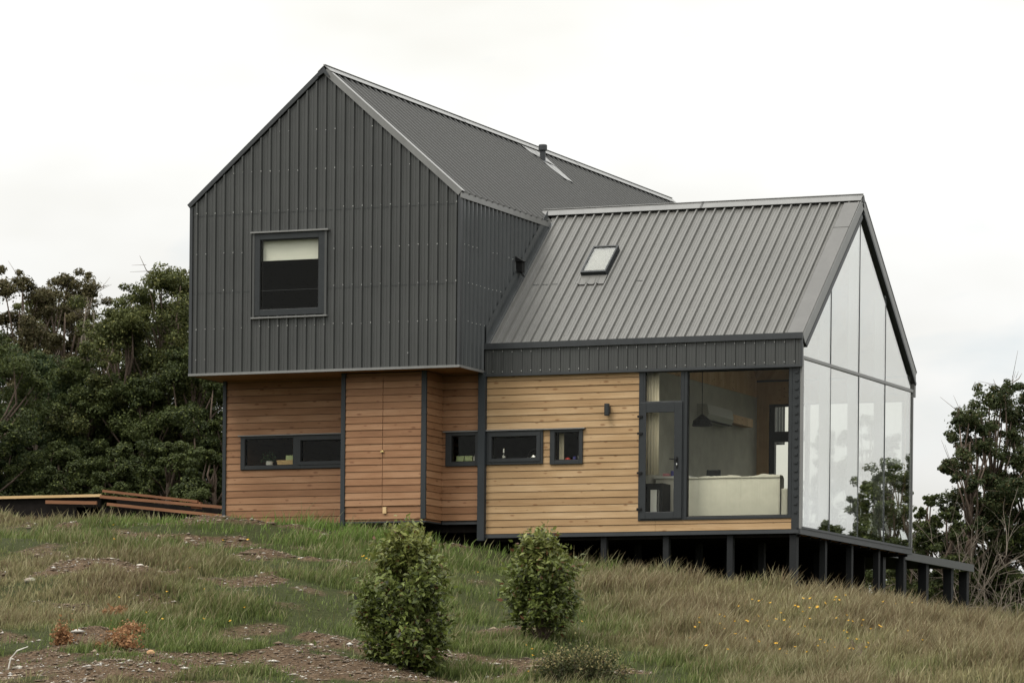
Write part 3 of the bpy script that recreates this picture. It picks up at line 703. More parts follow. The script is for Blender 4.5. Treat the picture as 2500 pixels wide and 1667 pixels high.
# windows -----------------------------------------------------------
def window(name, x0, x1, z0, z1, y, lights, fw=.07, depth=.07, proud=.03, glass='glass', label=None, parent=house):
    """frame around lights [(x0,x1,z0,z1)...]; everything of one frame in one mesh, every pane its own"""
    mb = MB(); ya, yb = y-proud, y-proud+depth
    wall_y(mb, x0, x1, z0, z1, ya, yb, lights)
    f = mb.build(name, M['frame'], parent, bevel=.005)
    if label: f['label'] = label
    for (a, b, c, d) in lights:
        q = MB(); w = .016
        q.box(a, b, ya+.018, yb-.014, c, c+w); q.box(a, b, ya+.018, yb-.014, d-w, d); q.box(a, a+w, ya+.018, yb-.014, c+w, d-w); q.box(b-w, b, ya+.018, yb-.014, c+w, d-w)
        q.build('bead', M['black'], f)
        p = MB(); p.box(a+w, b-w, y-proud+.035, y-proud+.041, c+w, d-w); p.build('pane', M[glass], f)
    return f
wf = window('window', WX0, WX1, WZ0, WZ1, 0, [(1.455, 2.665, 4.245, 5.55)], proud=.045, depth=.12)
mb = MB(); mb.box(WX0-.045, WX0+.0, -.052, .02, WZ0-.02, WZ1+.01); mb.build('casing', M['clad'], wf)
mb = MB(); mb.box(WX1, WX1+.045, -.052, .02, WZ0-.02, WZ1+.01); mb.build('casing', M['clad'], wf)
mb = MB(); mb.box(WX0-.075, WX1+.085, -.085, .0, WZ1+.012, WZ1+.042); mb.build('cap_flashing', M['flash'], wf)
mb = MB(); mb.box(WX0-.06, WX1+.06, -.075, .0, WZ0-.05, WZ0-.022); mb.build('sill', M['flash'], wf)
mb = MB(); mb.box(1.45, 2.67, .085, .092, 5.17, 5.56); mb.lathe((1.45, .09, 5.165), [(.01, 0), (.01, .01)], 6); mb.build('blind', M['blind'], wf)
f = window('window', W1[0], W1[1], W1[2], W1[3], YW, [(.577, 1.60, 1.439, 1.955), (1.76, 2.60, 1.50, 1.90)], proud=.05, depth=.1)
mb = MB(); mb.box(1.69, 2.64, YW-.062, YW-.0505, 1.435, 1.498); mb.box(1.69, 2.64, YW-.062, YW-.0505, 1.902, 1.965); mb.box(1.69, 1.755, YW-.062, YW-.0505, 1.499, 1.901); mb.build('sash', M['frame'], f, bevel=.003)
mb = MB(); mb.box(W1[0]-.04, BX0-.06, YW-.09, YW-.0, 2.003, 2.022); mb.build('cap_flashing', M['flash'], house)
window('window', W2[0], W2[1], W2[2], W2[3], YW, [(4.862, 5.349, 1.422, 1.913)], proud=.05, depth=.1)
mb = MB(); mb.box(W2[0]-.04, 5.425, YW-.085, YW, 1.978, 1.996); mb.build('cap_flashing', M['flash'], house)
f = window('window', W3[0], W3[1], W3[2], W3[3], YW, [(5.688, 6.584, 1.463, 1.87)], proud=.05, depth=.1)
mb = MB(); a, b, c, d = 5.66, 6.64, 1.42, 1.915
mb.box(a-.03, b+.02, YW-.064, YW-.0505, c-.02, c+.04); mb.box(a-.03, b+.02, YW-.064, YW-.0505, d-.042, d+.02); mb.box(a-.03, a+.026, YW-.064, YW-.0505, c+.041, d-.043); mb.box(b-.054, b+.02, YW-.064, YW-.0505, c+.041, d-.043); mb.build('sash', M['frame'], f, bevel=.003)
window('window', W4[0], W4[1], W4[2], W4[3], YW, [(6.944, 7.427, 1.408, 1.925)], proud=.05, depth=.1)
mb = MB(); mb.box(5.575, 7.545, YW-.085, YW, 1.978, 1.998); mb.build('cap_flashing', M['flash'], house)
# glazed door with fanlight, and the big picture window
mb = MB(); wall_y(mb, 8.596, 9.475, .272, 3.03, YW-.035, YW+.05, [(8.72, 9.407, 2.445, 2.968), (8.68, 9.43, .31, 2.40)])
df = mb.build('door_frame', M['frame'], house, bevel=.005)
p = MB(); p.box(8.72, 9.407, YW+.0, YW+.006, 2.445, 2.968); p.build('pane', M['glass'], df)
mb = MB(); wall_y(mb, 8.632, 9.452, .30, 2.425, YW-.06, YW-.0355, [(8.749, 9.295, .428, 2.236)])
dr = mb.build('door', M['frame'], house, bevel=.006)
p = MB(); p.box(8.745, 9.30, YW-.034, YW-.028, .42, 2.24); p.build('pane', M['glass'], dr)
mb = MB(); mb.box(9.345, 9.375, YW-.075, YW-.0605, 1.22, 1.42); mb.beam((9.36, YW-.085, 1.375), (9.22, YW-.09, 1.385), .018, .02); mb.box(9.352, 9.369, YW-.10, YW-.075, 1.366, 1.386)
mb.build('handle', M['black'], dr)
mb = MB(); mb.lathe((9.362, YW-.078, 1.255), [(.011, 0), (.013, .02), (.011, .05)], 8); mb.build('lock', M['steel'], dr)
for z in (2.17, 1.86, 1.14, .48):
    mb = MB(); mb.box(8.585, 8.68, YW-.085, YW-.0605, z-.02, z+.02); mb.build('hinge', M['black'], dr)
window('window', 9.478, 11.55, .272, 3.03, YW, [(9.54, 11.49, .325, 2.968)], proud=.035, depth=.09)
mb = MB(); mb.box(8.58, 11.56, YW-.05, YW-.0355, 2.972, 2.984); mb.build('head_flashing', M['trim'], house)
mb = MB(); mb.box(11.552, XB+.0, YW-.03, YW+.11, .0, 3.0)
z = .36
while z < 2.95: mb.box(11.60, 11.66, YW-.048, YW-.0305, z, z+.035); z += .148
mb.build('corner_column', M['frame'], house)
mb = MB(); mb.box(XB-.10, XB-.032, YE-.0, YE+.035, -.01, 3.42); mb.build('corner_flashing', M['flash'], house)
mb = MB(); mb.box(W+.1, RX, YE+.036, YE+.12, 3.05, 3.46); mb.build('eave_band', M['flash'], house)
mb = MB(); mb.box(XB+.001, XB+.036, YW-.03, YW+.028, .086, 3.4); mb.build('corner_flashing', M['flash'], house)
# glazed gable: four bays, split by a transom
YG = [YB+.075, YB+1.66, YM, YB+4.94, YE-.02]; GX_ = XB+.004; ZT = 3.165
def zg(y): return zBr(y)-.30+.105*min(1, max(0, (y-YM)/.8))
def pane_poly(a, b, lo, hi_f):
    return [(a, lo), (b, lo), (b, hi_f(b)), (a, hi_f(a))]
mb = MB(); frame = None
mb.box(GX_-.025, GX_+.034, YB+.03, YE+.02, ZT-.028, ZT+.028); mb.box(GX_-.03, GX_+.03, YB+.03, YB+.074, .086, ZT-.03); mb.box(GX_-.03, GX_+.03, YE-.018, YE+.03, .086, ZT-.03)
gf = mb.build('gable_glazing_frame', M['flash'], house)
mb = MB(); mb.box(GX_-.03, GX_+.04, YB+.03, YE+.03, .0855, .125); mb.build('bottom_rail', M['trim'], gf)
for y in YG[1:4]:
    mb = MB(); mb.box(GX_-.010, GX_+.011, y-.012, y+.012, .126, ZT-.03); mb.box(GX_-.010, GX_+.011, y-.012, y+.012, ZT+.03, zg(y)-.02); mb.build('joint', M['trim'], gf)
tr_ = random.Random(6)
def tilt(p, a, b):
    k, q = tr_.uniform(-.0035, .0035), tr_.uniform(-.003, .003)
    p.v = [(x+k*(y-(a+b)/2)+q*(z-1.6 if z < ZT else z-4), y, z) for x, y, z in p.v]
for a, b in zip(YG[:-1], YG[1:]):
    p = MB(); p.prism(pane_poly(a+.013, b-.013, .126, lambda y: ZT-.03), 0, GX_-.004, GX_+.004); tilt(p, a, b); p.build('pane', M['glassB'], gf)
for a, b in zip(YG[:-1], YG[1:]):
    a_ = max(a+.013, YB+.12); b_ = min(b-.013, YE-.12)
    p = MB(); p.prism([(a_, ZT+.03), (b_, ZT+.03), (b_, max(zg(b_), ZT+.031)), (a_, max(zg(a_), ZT+.031))], 0, GX_-.004, GX_+.004); tilt(p, a, b); p.build('pane', M['glassB'], gf)
for y in YG[1:4]:
    mb = MB(); mb.box(GX_-.20, GX_-.03, y-.035, y+.035, .24, zg(y)-.05); mb.build('glazing_fin', M['white'], gf)
# rear glazing of the living room
mb = MB(); wall_y(mb, RW[0], RW[1], RW[2], RW[3], YE-.08, YE-.0+.02, [(8.92, 9.55, 2.44, 2.93), (8.92, 9.55, .36, 2.24), (9.62, 11.54, .33, 2.96)])
rf = mb.build('rear_window', M['frame'], house)
for a, b, c, d in ((8.92, 9.55, 2.44, 2.93), (8.92, 9.55, .36, 2.24), (9.62, 11.54, .33, 2.96)):
    p = MB(); p.box(a, b, YE-.03, YE-.025, c, d); p.build('pane', M['glass'], rf)

# roof window, flue, vent
def rb(u, v, n=0): return BO+np.array([u, 0, 0])+DF*v+NF*n
SV0, SV1 = 1.36, 2.235
mb = MB()
for a, b, c, d in ((6.78, 6.81, SV0, SV1), (7.26, 7.29, SV0, SV1), (6.81, 7.26, SV0, SV0+.035), (6.81, 7.26, SV1-.05, SV1)): strip(mb, BO, (1,0,0), DF, NF, a, b, c, d, .15)
sk = mb.build('roof_window', M['frame'], house)
mb = MB(); strip(mb, BO+NF*.128, (1,0,0), DF, NF, 6.811, 7.259, SV0+.036, SV1-.051, .008); mb.build('pane', M['skyglass'], sk)
mb = MB(); strip(mb, BO+NF*.09, (1,0,0), DF, NF, 6.811, 7.259, SV0+.036, SV1-.051, .004); mb.build('blind', M['skyblind'], sk)
mb = MB(); us = np.linspace(6.76, 7.31, 17)
for a, b in zip(us[:-1], us[1:]):
    def hgt(u): return .055+.032*max(0, math.cos((u-W-.14)*2*math.pi/.19))**2
    vs = [rb(a, SV1, .075), rb(b, SV1, .075), rb(b, SV1+.27, hgt(b)), rb(a, SV1+.27, hgt(a))]
    mb.add(vs+[v-NF*.012 for v in vs], [(0, 1, 2, 3), (7, 6, 5, 4), (3, 2, 6, 7), (0, 4, 5, 1), (1, 5, 6, 2), (3, 7, 4, 0)])
mb.build('apron', M['roofB'], sk)
CX, CY = 3.137, 9.664; CZ = zA(CX)
mb = MB(); mb.lathe((CX, CY, CZ-.1), [(.06, 0), (.06, .43)], 20); mb.lathe((CX, CY, CZ+.27), [(.085, 0), (.09, .012), (.09, .11), (.08, .125)], 20); mb.lathe((CX, CY, CZ-.04), [(.12, 0), (.1, .06), (.065, .10)], 16)
mb.build('flue', M['trim'], house)
mb = MB()    # ribbed-over flashing running from the ridge past the flue
vq = lambda x: (x-W/2)/(W/2)*LEN
RO2 = np.array([W/2, 0, ZR])
def rA(y, x, n): return RO2+np.array([0, y, 0])+DR*vq(x)+NR*n
for (y0, x0), (y1, x1), (y2, x2), (y3, x3) in [((9.05, 2.78), (10.1, 2.78), (10.1, 3.20), (9.25, 3.0)), ((9.42, 3.2), (10.1, 3.2), (10.02, 3.62), (9.65, 3.58))]:
    vs = [rA(y0, x0, .078), rA(y1, x1, .078), rA(y2, x2, .082), rA(y3, x3, .082)]
    mb.add(vs+[v-NR*.006 for v in vs], [(0, 1, 2, 3), (7, 6, 5, 4), (0, 4, 5, 1), (1, 5, 6, 2), (2, 6, 7, 3), (3, 7, 4, 0)])
mb.build('flue_flashing', M['flash'], house)
mb = MB(); mb.box(W+.03, W+.15, 2.60, 2.74, 5.10, 5.30); mb.prism([(W+.026, 5.30), (W+.19, 5.30), (W+.026, 5.40)], 1, 2.57, 2.77); mb.beam((W+.10, 2.67, 5.1), (W+.16, 2.70, 5.02), .03, .03)
mb.build('wall_vent', M['black'], house)

# wall lamp
l = thing('wall_lamp', (7.99, 1.18, 2.2), 'small dark up-and-down lamp on the pale pine wall left of the glazed door', 'lamp')
mb = MB(); mb.lathe((7.995, 1.10, 2.20), [(.045, 0), (.05, .01), (.05, .215), (.045, .22)], 16); mb.build('shade', M['frame'], l, smooth=False)
mb = MB(); mb.box(7.955, 8.035, 1.14, 1.185, 2.25, 2.37); mb.build('bracket', M['frame'], l)

# ------------------------------------------------------------------ things inside, seen through the panes
def simple(name, mb, mats, label, cat, group=None, **kw): return tag(mb.build(name, mats, **kw), label, cat, group)
wt = thing('worktop', (.4, 1.6, .24), 'long worktop just inside the low strip windows', 'worktop')
mb = MB(); mb.box(.35, 8.38, 1.33, 1.85, 1.36, 1.40); mb.build('top', M['plank'], wt)
mb = MB(); mb.box(.4, 8.36, 1.45, 1.83, .24, 1.358); mb.build('cabinet', M['dark'], wt)
TZ = 1.401
simple('flower_pot', MB().lathe((.93, 1.5, TZ), [(.05, 0), (.07, .12), (.075, .15), (.06, .15), (.05, .1)], 14), M['white'], 'small white pot behind the wide red-brown wall window', 'pot')
def plant(name, c, h, r, n, label, cat):
    rg = np.random.default_rng(5); P = rg.normal(0, 1, (n, 3)); P /= np.linalg.norm(P, axis=1)[:, None]; P *= rg.random((n, 1))**.4*r; P[:, 2] = abs(P[:, 2])*h/r
    V = []; F = []
    for i, p in enumerate(P):
        p = p+np.array(c); a = rg.normal(0, 1, 3); a /= np.linalg.norm(a); b = np.cross(a, rg.normal(0, 1, 3)); b /= np.linalg.norm(b)
        V += [p-a*.03, p+b*.012, p+a*.03, p-b*.012]; F.append([4*i, 4*i+1, 4*i+2, 4*i+3])
    return tag(npmesh(name, np.array(V), np.array(F), M['leaf'], col=np.tile(np.array([[.03, .06, .02]]), (len(V), 1))), label, cat)
plant('pot_plant', (.93, 1.5, TZ+.14), .2, .16, 160, 'dark leafy plant growing out of the small white pot', 'plant')
mb = MB(); mb.prism([(1.16, TZ), (1.58, TZ), (1.62, TZ+.16), (1.12, TZ+.16)], 1, 1.42, 1.62); simple('wooden_box', mb, M['box'], 'pale wooden trough box in the wide low window', 'box')
mb = MB(); mb.box(1.30, 1.60, 1.45, 1.58, TZ+.162, TZ+.25); simple('carton', mb, M['green'], 'pale carton lying on the wooden trough box', 'carton')
mb = MB(); mb.lathe((2.53, 1.45, TZ), [(.045, 0), (.045, .12), (.02, .15), (.018, .22), (.025, .23), (.02, .27)], 12); simple('spray_bottle', mb, M['white'], 'white spray bottle by the bay end of the wide window', 'bottle')
mb = MB(); mb.box(1.78, 1.92, 1.46, 1.56, TZ+.06, TZ+.13); mb.box(1.76, 1.94, 1.44, 1.58, TZ, TZ+.058); simple('soap_dish', mb, M['green'], 'low pale green dish behind the opening sash', 'dish')
for i, x in enumerate((4.93, 5.10)):
    mb = MB(); mb.box(x-.075, x+.075, 1.42, 1.55, TZ, TZ+.155); simple('tea_box', mb, M['green'], ['pale green box in the small red-wall window, against the left jamb', 'pale green box in the small red-wall window, beside the white bottle'][i], 'box', 'green boxes in the small window')
mb = MB(); mb.lathe((5.25, 1.45, TZ), [(.055, 0), (.058, .13), (.03, .17), (.025, .21), (.03, .22)], 12); simple('detergent_bottle', mb, M['white'], 'white bottle beside the pale green boxes', 'bottle')
mb = MB(); mb.lathe((5.80, 1.45, TZ), [(.05, 0), (.055, .14), (.025, .2), (.022, .27), (.028, .28)], 12); simple('glass_bottle', mb, M['steel'], 'clear grey bottle at the left of the wing strip window', 'bottle')
k = thing('kettle', (6.42, 1.47, TZ), 'steel kettle with hooped handle in the wing strip window', 'kettle')
mb = MB(); mb.lathe((6.42, 1.47, TZ), [(.09, 0), (.11, .05), (.1, .13), (.05, .17), (.015, .18), (.015, .2)], 18); mb.tube([(6.32, 1.47, TZ+.07), (6.26, 1.47, TZ+.12)], [.02, .012]); mb.build('body', M['steel'], k, smooth=True)
mb = MB(); mb.tube([(6.42+.13*math.cos(t), 1.47, TZ+.12+.14*math.sin(t)) for t in np.linspace(.1, math.pi-.1, 10)], [.012]*10); mb.build('handle', M['black'], k)
mb = MB(); mb.lathe((6.10, 1.5, TZ), [(.04, 0), (.05, .07), (.045, .07)], 12); simple('glass_cup', mb, M['steel'], 'small grey cup between clear bottle and kettle', 'cup')
mb = MB(); mb.lathe((7.09, 1.45, TZ), [(.05, 0), (.06, .03), (.05, .06), (.02, .08)], 12); simple('red_cup', mb, M['red'], 'small red cup on the sill of the square wing window', 'cup')
mb = MB(); mb.lathe((7.33, 1.48, TZ), [(.045, 0), (.05, .1), (.04, .13)], 12); mb.lathe((7.40, 1.52, TZ+.13), [(.01, 0), (.05, .1), (.065, .2), (.05, .3), (.01, .36)], 12); simple('white_jug', mb, M['white'], 'white jug at the right of the square wing window', 'jug')
mb = MB(); mb.lathe((7.22, 1.46, TZ), [(.03, 0), (.035, .08), (.02, .1)], 10); simple('blue_jar', mb, M['blue'], 'small blue jar between red cup and white jug', 'jar')
mb = MB()
for i in range(4): mb.tube([(6.965+i*.022, 1.36+.01*(i % 2), 1.41), (6.965+i*.022, 1.36+.01*(i % 2), 1.95)], [.014, .012], 6)
simple('window_curtain', mb, M['curtain'], 'narrow pale curtain at the left of the square wing window', 'curtain')
mb = MB()
for i in range(9): x = 8.66+i*.030; mb.tube([(x, 1.36+.018*(i % 2), 1.12), (x+.003, 1.365+.02*(i % 2), 2.0), (x, 1.36+.018*(i % 2), 2.98)], [.024, .022, .018], 8)
simple('door_curtain', mb, M['curtain'], 'cream pleated curtain hanging behind the glazed door', 'curtain', smooth=True)
so = thing('sofa', (10.3, 1.9, .24), 'cream sofa with its back to the picture window', 'sofa')
mb = MB(); nx_ = 40
xs_ = np.linspace(9.30, 11.22, nx_); r_ = random.Random(8)
tops = [1.08+.012*math.sin(x*7)+.018*max(0, math.sin(x*11+1))+r_.uniform(-.006, .006) for x in xs_]
for i in range(nx_-1):
    a, b = xs_[i], xs_[i+1]; ta, tb = tops[i], tops[i+1]
    mb.add([(a,1.50,.26),(b,1.50,.26),(b,1.485,tb-.03),(a,1.485,ta-.03),(b,1.52,tb),(a,1.52,ta),(b,1.66,tb-.01),(a,1.66,ta-.01),(b,1.72,tb-.06),(a,1.72,ta-.06),(b,1.74,.5),(a,1.74,.5)],
           [(0,1,2,3),(3,2,4,5),(5,4,6,7),(7,6,8,9),(9,8,10,11)])
mb.build('backrest', M['sofa'], so, smooth=True)
mb = MB(); mb.box(9.32, 11.2, 1.742, 2.35, .30, .60); mb.build('seat', M['sofa'], so, bevel=.04)
for x in (9.16, 11.225): mb = MB(); mb.box(x, x+.135, 1.52, 2.35, .28, .84); mb.build('armrest', M['sofa'], so, bevel=.03)
mb = MB(); mb.tube([(9.30, 1.478, 1.045), (10.2, 1.476, 1.05), (11.22, 1.478, 1.04)], [.008]*3); mb.tube([(11.2, 1.49, 1.04), (11.2, 1.492, .3)], [.006]*2); mb.build('piping', M['sofa'], so)
ac = thing('air_conditioner', (8.56, 5.5, 2.5), 'white air conditioner on the grey partition above a wooden shelf', 'air conditioner')
mb = MB(); mb.prism([(8.552, 2.36), (8.75, 2.40), (8.79, 2.50), (8.76, 2.68), (8.552, 2.70)], 1, 4.35, 5.75); mb.build('body', M['grey_case'], ac)
mb = MB(); mb.box(8.70, 8.775, 4.40, 5.70, 2.375, 2.392); mb.build('outlet', M['dark'], ac)
mb = MB(); mb.box(8.552, 8.74, 5.78, 7.0, 2.46, 2.62); simple('shelf', mb, M['inner_wood'], 'wooden shelf box on the grey partition beside the air conditioner', 'shelf')
pl = thing('pendant_lamp', (9.6, 4.0, 2.3), 'black dome pendant lamp hanging in the living room', 'lamp')
mb = MB(); mb.lathe((9.08, 3.2, 2.16), [(.19, 0), (.17, .1), (.08, .17), (.02, .22)], 18); mb.build('shade', M['black'], pl)
mb = MB(); mb.tube([(9.08, 3.2, 2.34), (9.08, 3.2, 4.9)], [.008, .008], 5); mb.build('cord', M['black'], pl)
kc = thing('counter', (9.0, 2.4, .24), 'pale wood counter with light top behind the glazed door', 'counter')
mb = MB(); mb.box(8.62, 9.18, 2.0, 2.9, .24, 1.10); mb.build('cabinet', M['ceil'], kc)
mb = MB(); mb.box(8.60, 9.30, 1.97, 2.95, 1.102, 1.14); mb.build('top', M['white'], kc)
st = thing('heater', (8.85, 1.75, .24), 'low black-framed heater with pale door beside the curtain', 'heater')
mb = MB(); mb.box(8.58, 8.93, 1.55, 1.95, .26, .98); mb.build('body', M['black'], st)
mb = MB(); mb.box(8.70, 8.82, 1.53, 1.549, .30, .86); mb.build('door', M['white'], st)
mb = MB(); mb.box(8.835, 8.87, 1.53, 1.549, .30, .86); mb.build('trim', M['steel'], st)
mb = MB(); mb.lathe((9.06, 2.15, 1.141), [(.06, 0), (.062, .17), (.04, .2), (.035, .23)], 14); simple('canister', mb, M['red'], 'red canister standing on the counter behind the door', 'canister')
mb = MB(); mb.box(8.72, 8.84, 2.1, 2.2, 1.141, 1.20); simple('small_box', mb, M['pink'], 'small pink box on the counter next to the curtain', 'box')
mb = MB(); mb.lathe((8.91, 2.12, 1.141), [(.035, 0), (.04, .1), (.03, .105)], 12); simple('blue_mug', mb, M['blue'], 'blue mug between pink box and red canister', 'mug')
ch = thing('chair', (9.55, 2.9, .24), 'dark chair showing its back above the left end of the sofa', 'chair')
mb = MB(); mb.beam((9.30, 2.75, .8), (9.36, 2.8, 1.3), .04, .04); mb.beam((9.52, 2.75, .8), (9.58, 2.8, 1.3), .04, .04); mb.box(9.33, 9.60, 2.79, 2.82, 1.18, 1.3); mb.build('backrest', M['frame'], ch)
mb = MB(); mb.box(9.25, 9.6, 2.72, 3.1, .68, .72); mb.build('seat', M['frame'], ch)
for x, y in ((9.28, 2.75), (9.57, 2.75), (9.28, 3.07), (9.57, 3.07)): mb = MB(); mb.box(x-.018, x+.018, y-.018, y+.018, .24, .679); mb.build('leg', M['frame'], ch)

# ------------------------------------------------------------------ rear deck, walkway
dk = thing('deck', (9.6, 12.5, -.9), 'dark timber terrace on posts behind the glazed end', 'deck')
mb = MB(); mb.box(10.33, 10.40, 8.05, 16.65, .12, .28); mb.build('fascia', M['clad'], dk)
mb = MB(); mb.box(5.6, 10.33, 8.05, 16.6, .2, .262); mb.build('deck_boards', M['under'], dk)
for y in (9.2, 10.6, 12.0, 13.55, 15.35, 16.5):
    for x in (10.22, 8.0):
        if x < 9 and y > 12.5: continue
        z = z_at(x, y); mb = MB(); mb.box(x-.09, x+.09, y-.09, y+.09, z-.3, .12); mb.build('post', M['stilt'], dk, bevel=.004)
wk = thing('walkway', (-6.4, 6, .5), 'level walkway with a pale timber edge over a dark skirt left of the house', 'walkway')
mb = MB(); mb.box(-12.5, -5.14, 5.98, 6.03, 1.30, 1.355); mb.build('edge_board', M['plank'], wk)
mb = MB(); mb.box(-12.5, -5.2, 6.04, 8.2, 1.27, 1.33); mb.build('deck_boards', M['under'], wk)
mb = MB(); mb.box(-12.5, -5.2, 6.06, 6.12, .3, 1.268); mb.build('skirt', M['under'], wk)
mb = MB(); mb.beam((-6.4, 5.93, 1.21), (-5.2, 5.93, 1.17), .04, .07); mb.build('brace', M['rust'], wk)
rp = thing('ramp', (-3.6, 5, .3), 'stepped ramp of rust-brown boards between walkway and house corner', 'ramp')
for p, q, h in (((-5.10, 6.0, 1.42), (-2.90, 6.0, 1.16), .05), ((-5.13, 5.95, 1.30), (-2.20, 5.95, 1.02), .06), ((-4.95, 5.92, 1.14), (-2.18, 5.92, .84), .06)):
    mb = MB(); mb.beam(p, q, .06, h); mb.build('plank', M['rust'], rp)
mb = MB(); mb.beam((-3.05, 6.05, 1.10), (-2.85, 6.05, 1.08), .1, .14); mb.build('block', M['rust'], rp)
mb = MB(); mb.prism([(-5.75, .1), (-1.6, .1), (-1.6, .78), (-4.95, 1.08), (-5.75, 1.10)], 1, 6.06, 6.15); mb.build('skirt', M['under'], rp)
mb = MB(); mb.prism([(-5.1, 1.08), (-2.1, .78), (-2.1, .98), (-5.1, 1.27)], 1, 6.6, 6.66); mb.build('back_board', M['under'], rp)
rb_ = MB()
r_ = random.Random(5)
for i in range(16):
    x = -2.75+r_.random()*.8; rb_.beam((x, 6.4+r_.random()*.2, 1.02+.02*i/3), (x+r_.uniform(.2, .6), 6.4+r_.random()*.3, 1.02+r_.uniform(-.04, .06)), .04, .03)
simple('timber_offcuts', rb_, M['pale_bark'], 'heap of pale offcuts lying on the ramp near the house corner', 'offcuts')

# ------------------------------------------------------------------ vegetation
def leaf_clump(rg, cen, rad, n, size, up=.35, hollow=.5):
    """n leaves spread through an ellipsoid, denser to its outside; returns (n,4,3) diamonds"""
    d = rg.normal(0, 1, (n, 3)); d /= np.linalg.norm(d, axis=1)[:, None]
    r = (hollow+(1-hollow)*rg.random((n, 1)))**.6
    p = cen+d*r*rad
    nrm = d*.8+rg.normal(0, .55, (n, 3)); nrm[:, 2] += up; nrm /= np.linalg.norm(nrm, axis=1)[:, None]
    t = np.cross(nrm, rg.normal(0, 1, (n, 3))); t /= np.linalg.norm(t, axis=1)[:, None]; b = np.cross(nrm, t)
    s = size*rg.uniform(.6, 1.35, (n, 1))
    return np.stack([p-t*s*.5, p+b*s*.27+nrm*s*.08, p+t*s*.5, p-b*s*.27+nrm*s*.08], 1)
def crown_mesh(name, Q, col, parent, m='leaf'):
    n = len(Q); F = np.arange(n*4).reshape(n, 4)
    return npmesh(name, Q.reshape(-1, 3), F, M[m], parent, col=np.repeat(col, 4, 0))
def tree(label, x, y, H, spread, nl, leaf, cols, seed, clumps=26, base=.08, trunk_r=.12, bark='bark', bare_twigs=0, group='trees around the house', shape=1.0, name='broadleaf_tree', open_=0.0, lean=0.0):
    rg = np.random.default_rng(seed); z0 = z_at(x, y)-.1
    t = thing(name, (x, y, z0), label, 'tree', group)
    mb = MB(); top = np.array([x+lean, y, z0+H*.86])
    pts = [np.array([x, y, z0])]
    for k in range(1, 7): f = k/6; pts.append(np.array([x+lean*f+rg.normal(0, .05)*H*.12, y+rg.normal(0, .05)*H*.12, z0+H*.86*f]))
    mb.tube(pts, [trunk_r*(1-.85*k/6) for k in range(7)], 7)
    cs = []
    for i in range(clumps):
        f = base+(1-base)*((i+rg.random())/clumps)**.8
        prof = math.sin(min(1, (f-base)/(1-base)*.86+.14)*math.pi)**.6*(1-.25*f)*shape
        a = rg.uniform(0, 6.283); rr_ = spread*prof*rg.uniform(.35, 1.0)
        c = np.array([x+lean*f+rr_*math.cos(a), y+rr_*math.sin(a), z0+H*f])
        rad = np.array([1, 1, .72])*spread*rg.uniform(.24, .46)*(1-.45*f); c[2] = min(c[2], z0+H-rad[2]*.9)
        cs.append((c, rad))
        k = int(np.clip(f*6*.8, 0, 5)); s = pts[k]; md = (s+c)/2+rg.normal(0, .12, 3)
        mb.tube([s, md, c], [trunk_r*.35, trunk_r*.2, .012], 5)
    for i in range(bare_twigs):
        c, rad = cs[rg.integers(len(cs))]; e = c+np.array([rg.normal(0, .5), rg.normal(0, .5), rg.uniform(.2, .8)])*spread*.4
        mb.tube([c, (c+e)/2+rg.normal(0, .08, 3), e], [.016, .010, .004], 4); mb.tube([(c+e)/2, (c+e)/2+rg.normal(0, .22, 3)+np.array([0, 0, .2])], [.008, .003], 4); mb.tube([c*.3+e*.7, c*.3+e*.7+rg.normal(0, .18, 3)+np.array([0, 0, .15])], [.007, .003], 4)
    mb.build('trunk', M[bark], t, smooth=True)
    vol = np.array([r[0]**2 for _, r in cs]); vol = vol/vol.sum()
    Q = []; C = []
    c0, c1, c2 = [np.array(c) for c in cols]
    for (c, rad), w in zip(cs, vol):
        k = max(20, int(nl*w)); q = np.concatenate([leaf_clump(rg, c+rad*rg.normal(0, .52, 3), rad*rg.uniform(.28, .6), max(6, k//5), leaf, hollow=.3) for _ in range(5)]+[leaf_clump(rg, c, rad*.9, max(6, k//6), leaf, hollow=.2)]); k = len(q); Q.append(q)
        tone = rg.random(); tt = np.clip(tone*.6+rg.random((k, 1))*.6-.1, 0, 1); cc = c0*(1-tt)+c1*tt
        pick = rg.random((k, 1)) < .10; cc = np.where(pick, c2, cc); C.append(cc*rg.uniform(.7, 1.25, (k, 1)))
    crown_mesh('crown', np.concatenate(Q), np.concatenate(C), t)
    return t
GA = [(.034, .043, .013), (.100, .112, .034), (.17, .17, .055)]
GB = [(.027, .038, .012), (.074, .092, .028), (.12, .14, .04)]
GC = [(.054, .050, .021), (.108, .094, .040), (.13, .10, .055)]
GD = [(.024, .040, .016), (.058, .082, .030), (.11, .13, .045)]
def T(u, D, vtop, spread, nl, cols, seed, label, **kw):
    x, y = atD(u, D); zt = CAM[2]+D*ray(u, vtop)[2]; H = zt-z_at(x, y)+.1
    return tree(label, x, y, max(1.2, H), spread, int(nl*3.9), kw.pop('leaf', .068), cols, seed, **kw)
gl = 'trees left of the house'
T(40, 98, 668, 2.0, 15000, GC, 1, 'tall olive-brown tree at the far left edge, its top against the sky', group=gl, clumps=34, bare_twigs=14)
T(150, 99, 662, 1.9, 13000, GC, 2, 'tall thin-topped brownish tree, second from the left edge', group=gl, clumps=34, open_=.3, bare_twigs=16)
T(222, 97, 672, 1.3, 3600, GC, 3, 'sparse tall tree with a bare twiggy top next to the sky gap', group=gl, clumps=16, open_=.8, bare_twigs=34, bark='pale_bark')
T(395, 95, 660, 2.3, 16000, GA, 4, 'broad green tree with a rounded top close to the gable', group=gl, clumps=40, bare_twigs=16)
T(300, 94, 735, 2.0, 13000, GA, 5, 'mid-height bushy tree below the sky gap', group=gl, clumps=34, bare_twigs=6)
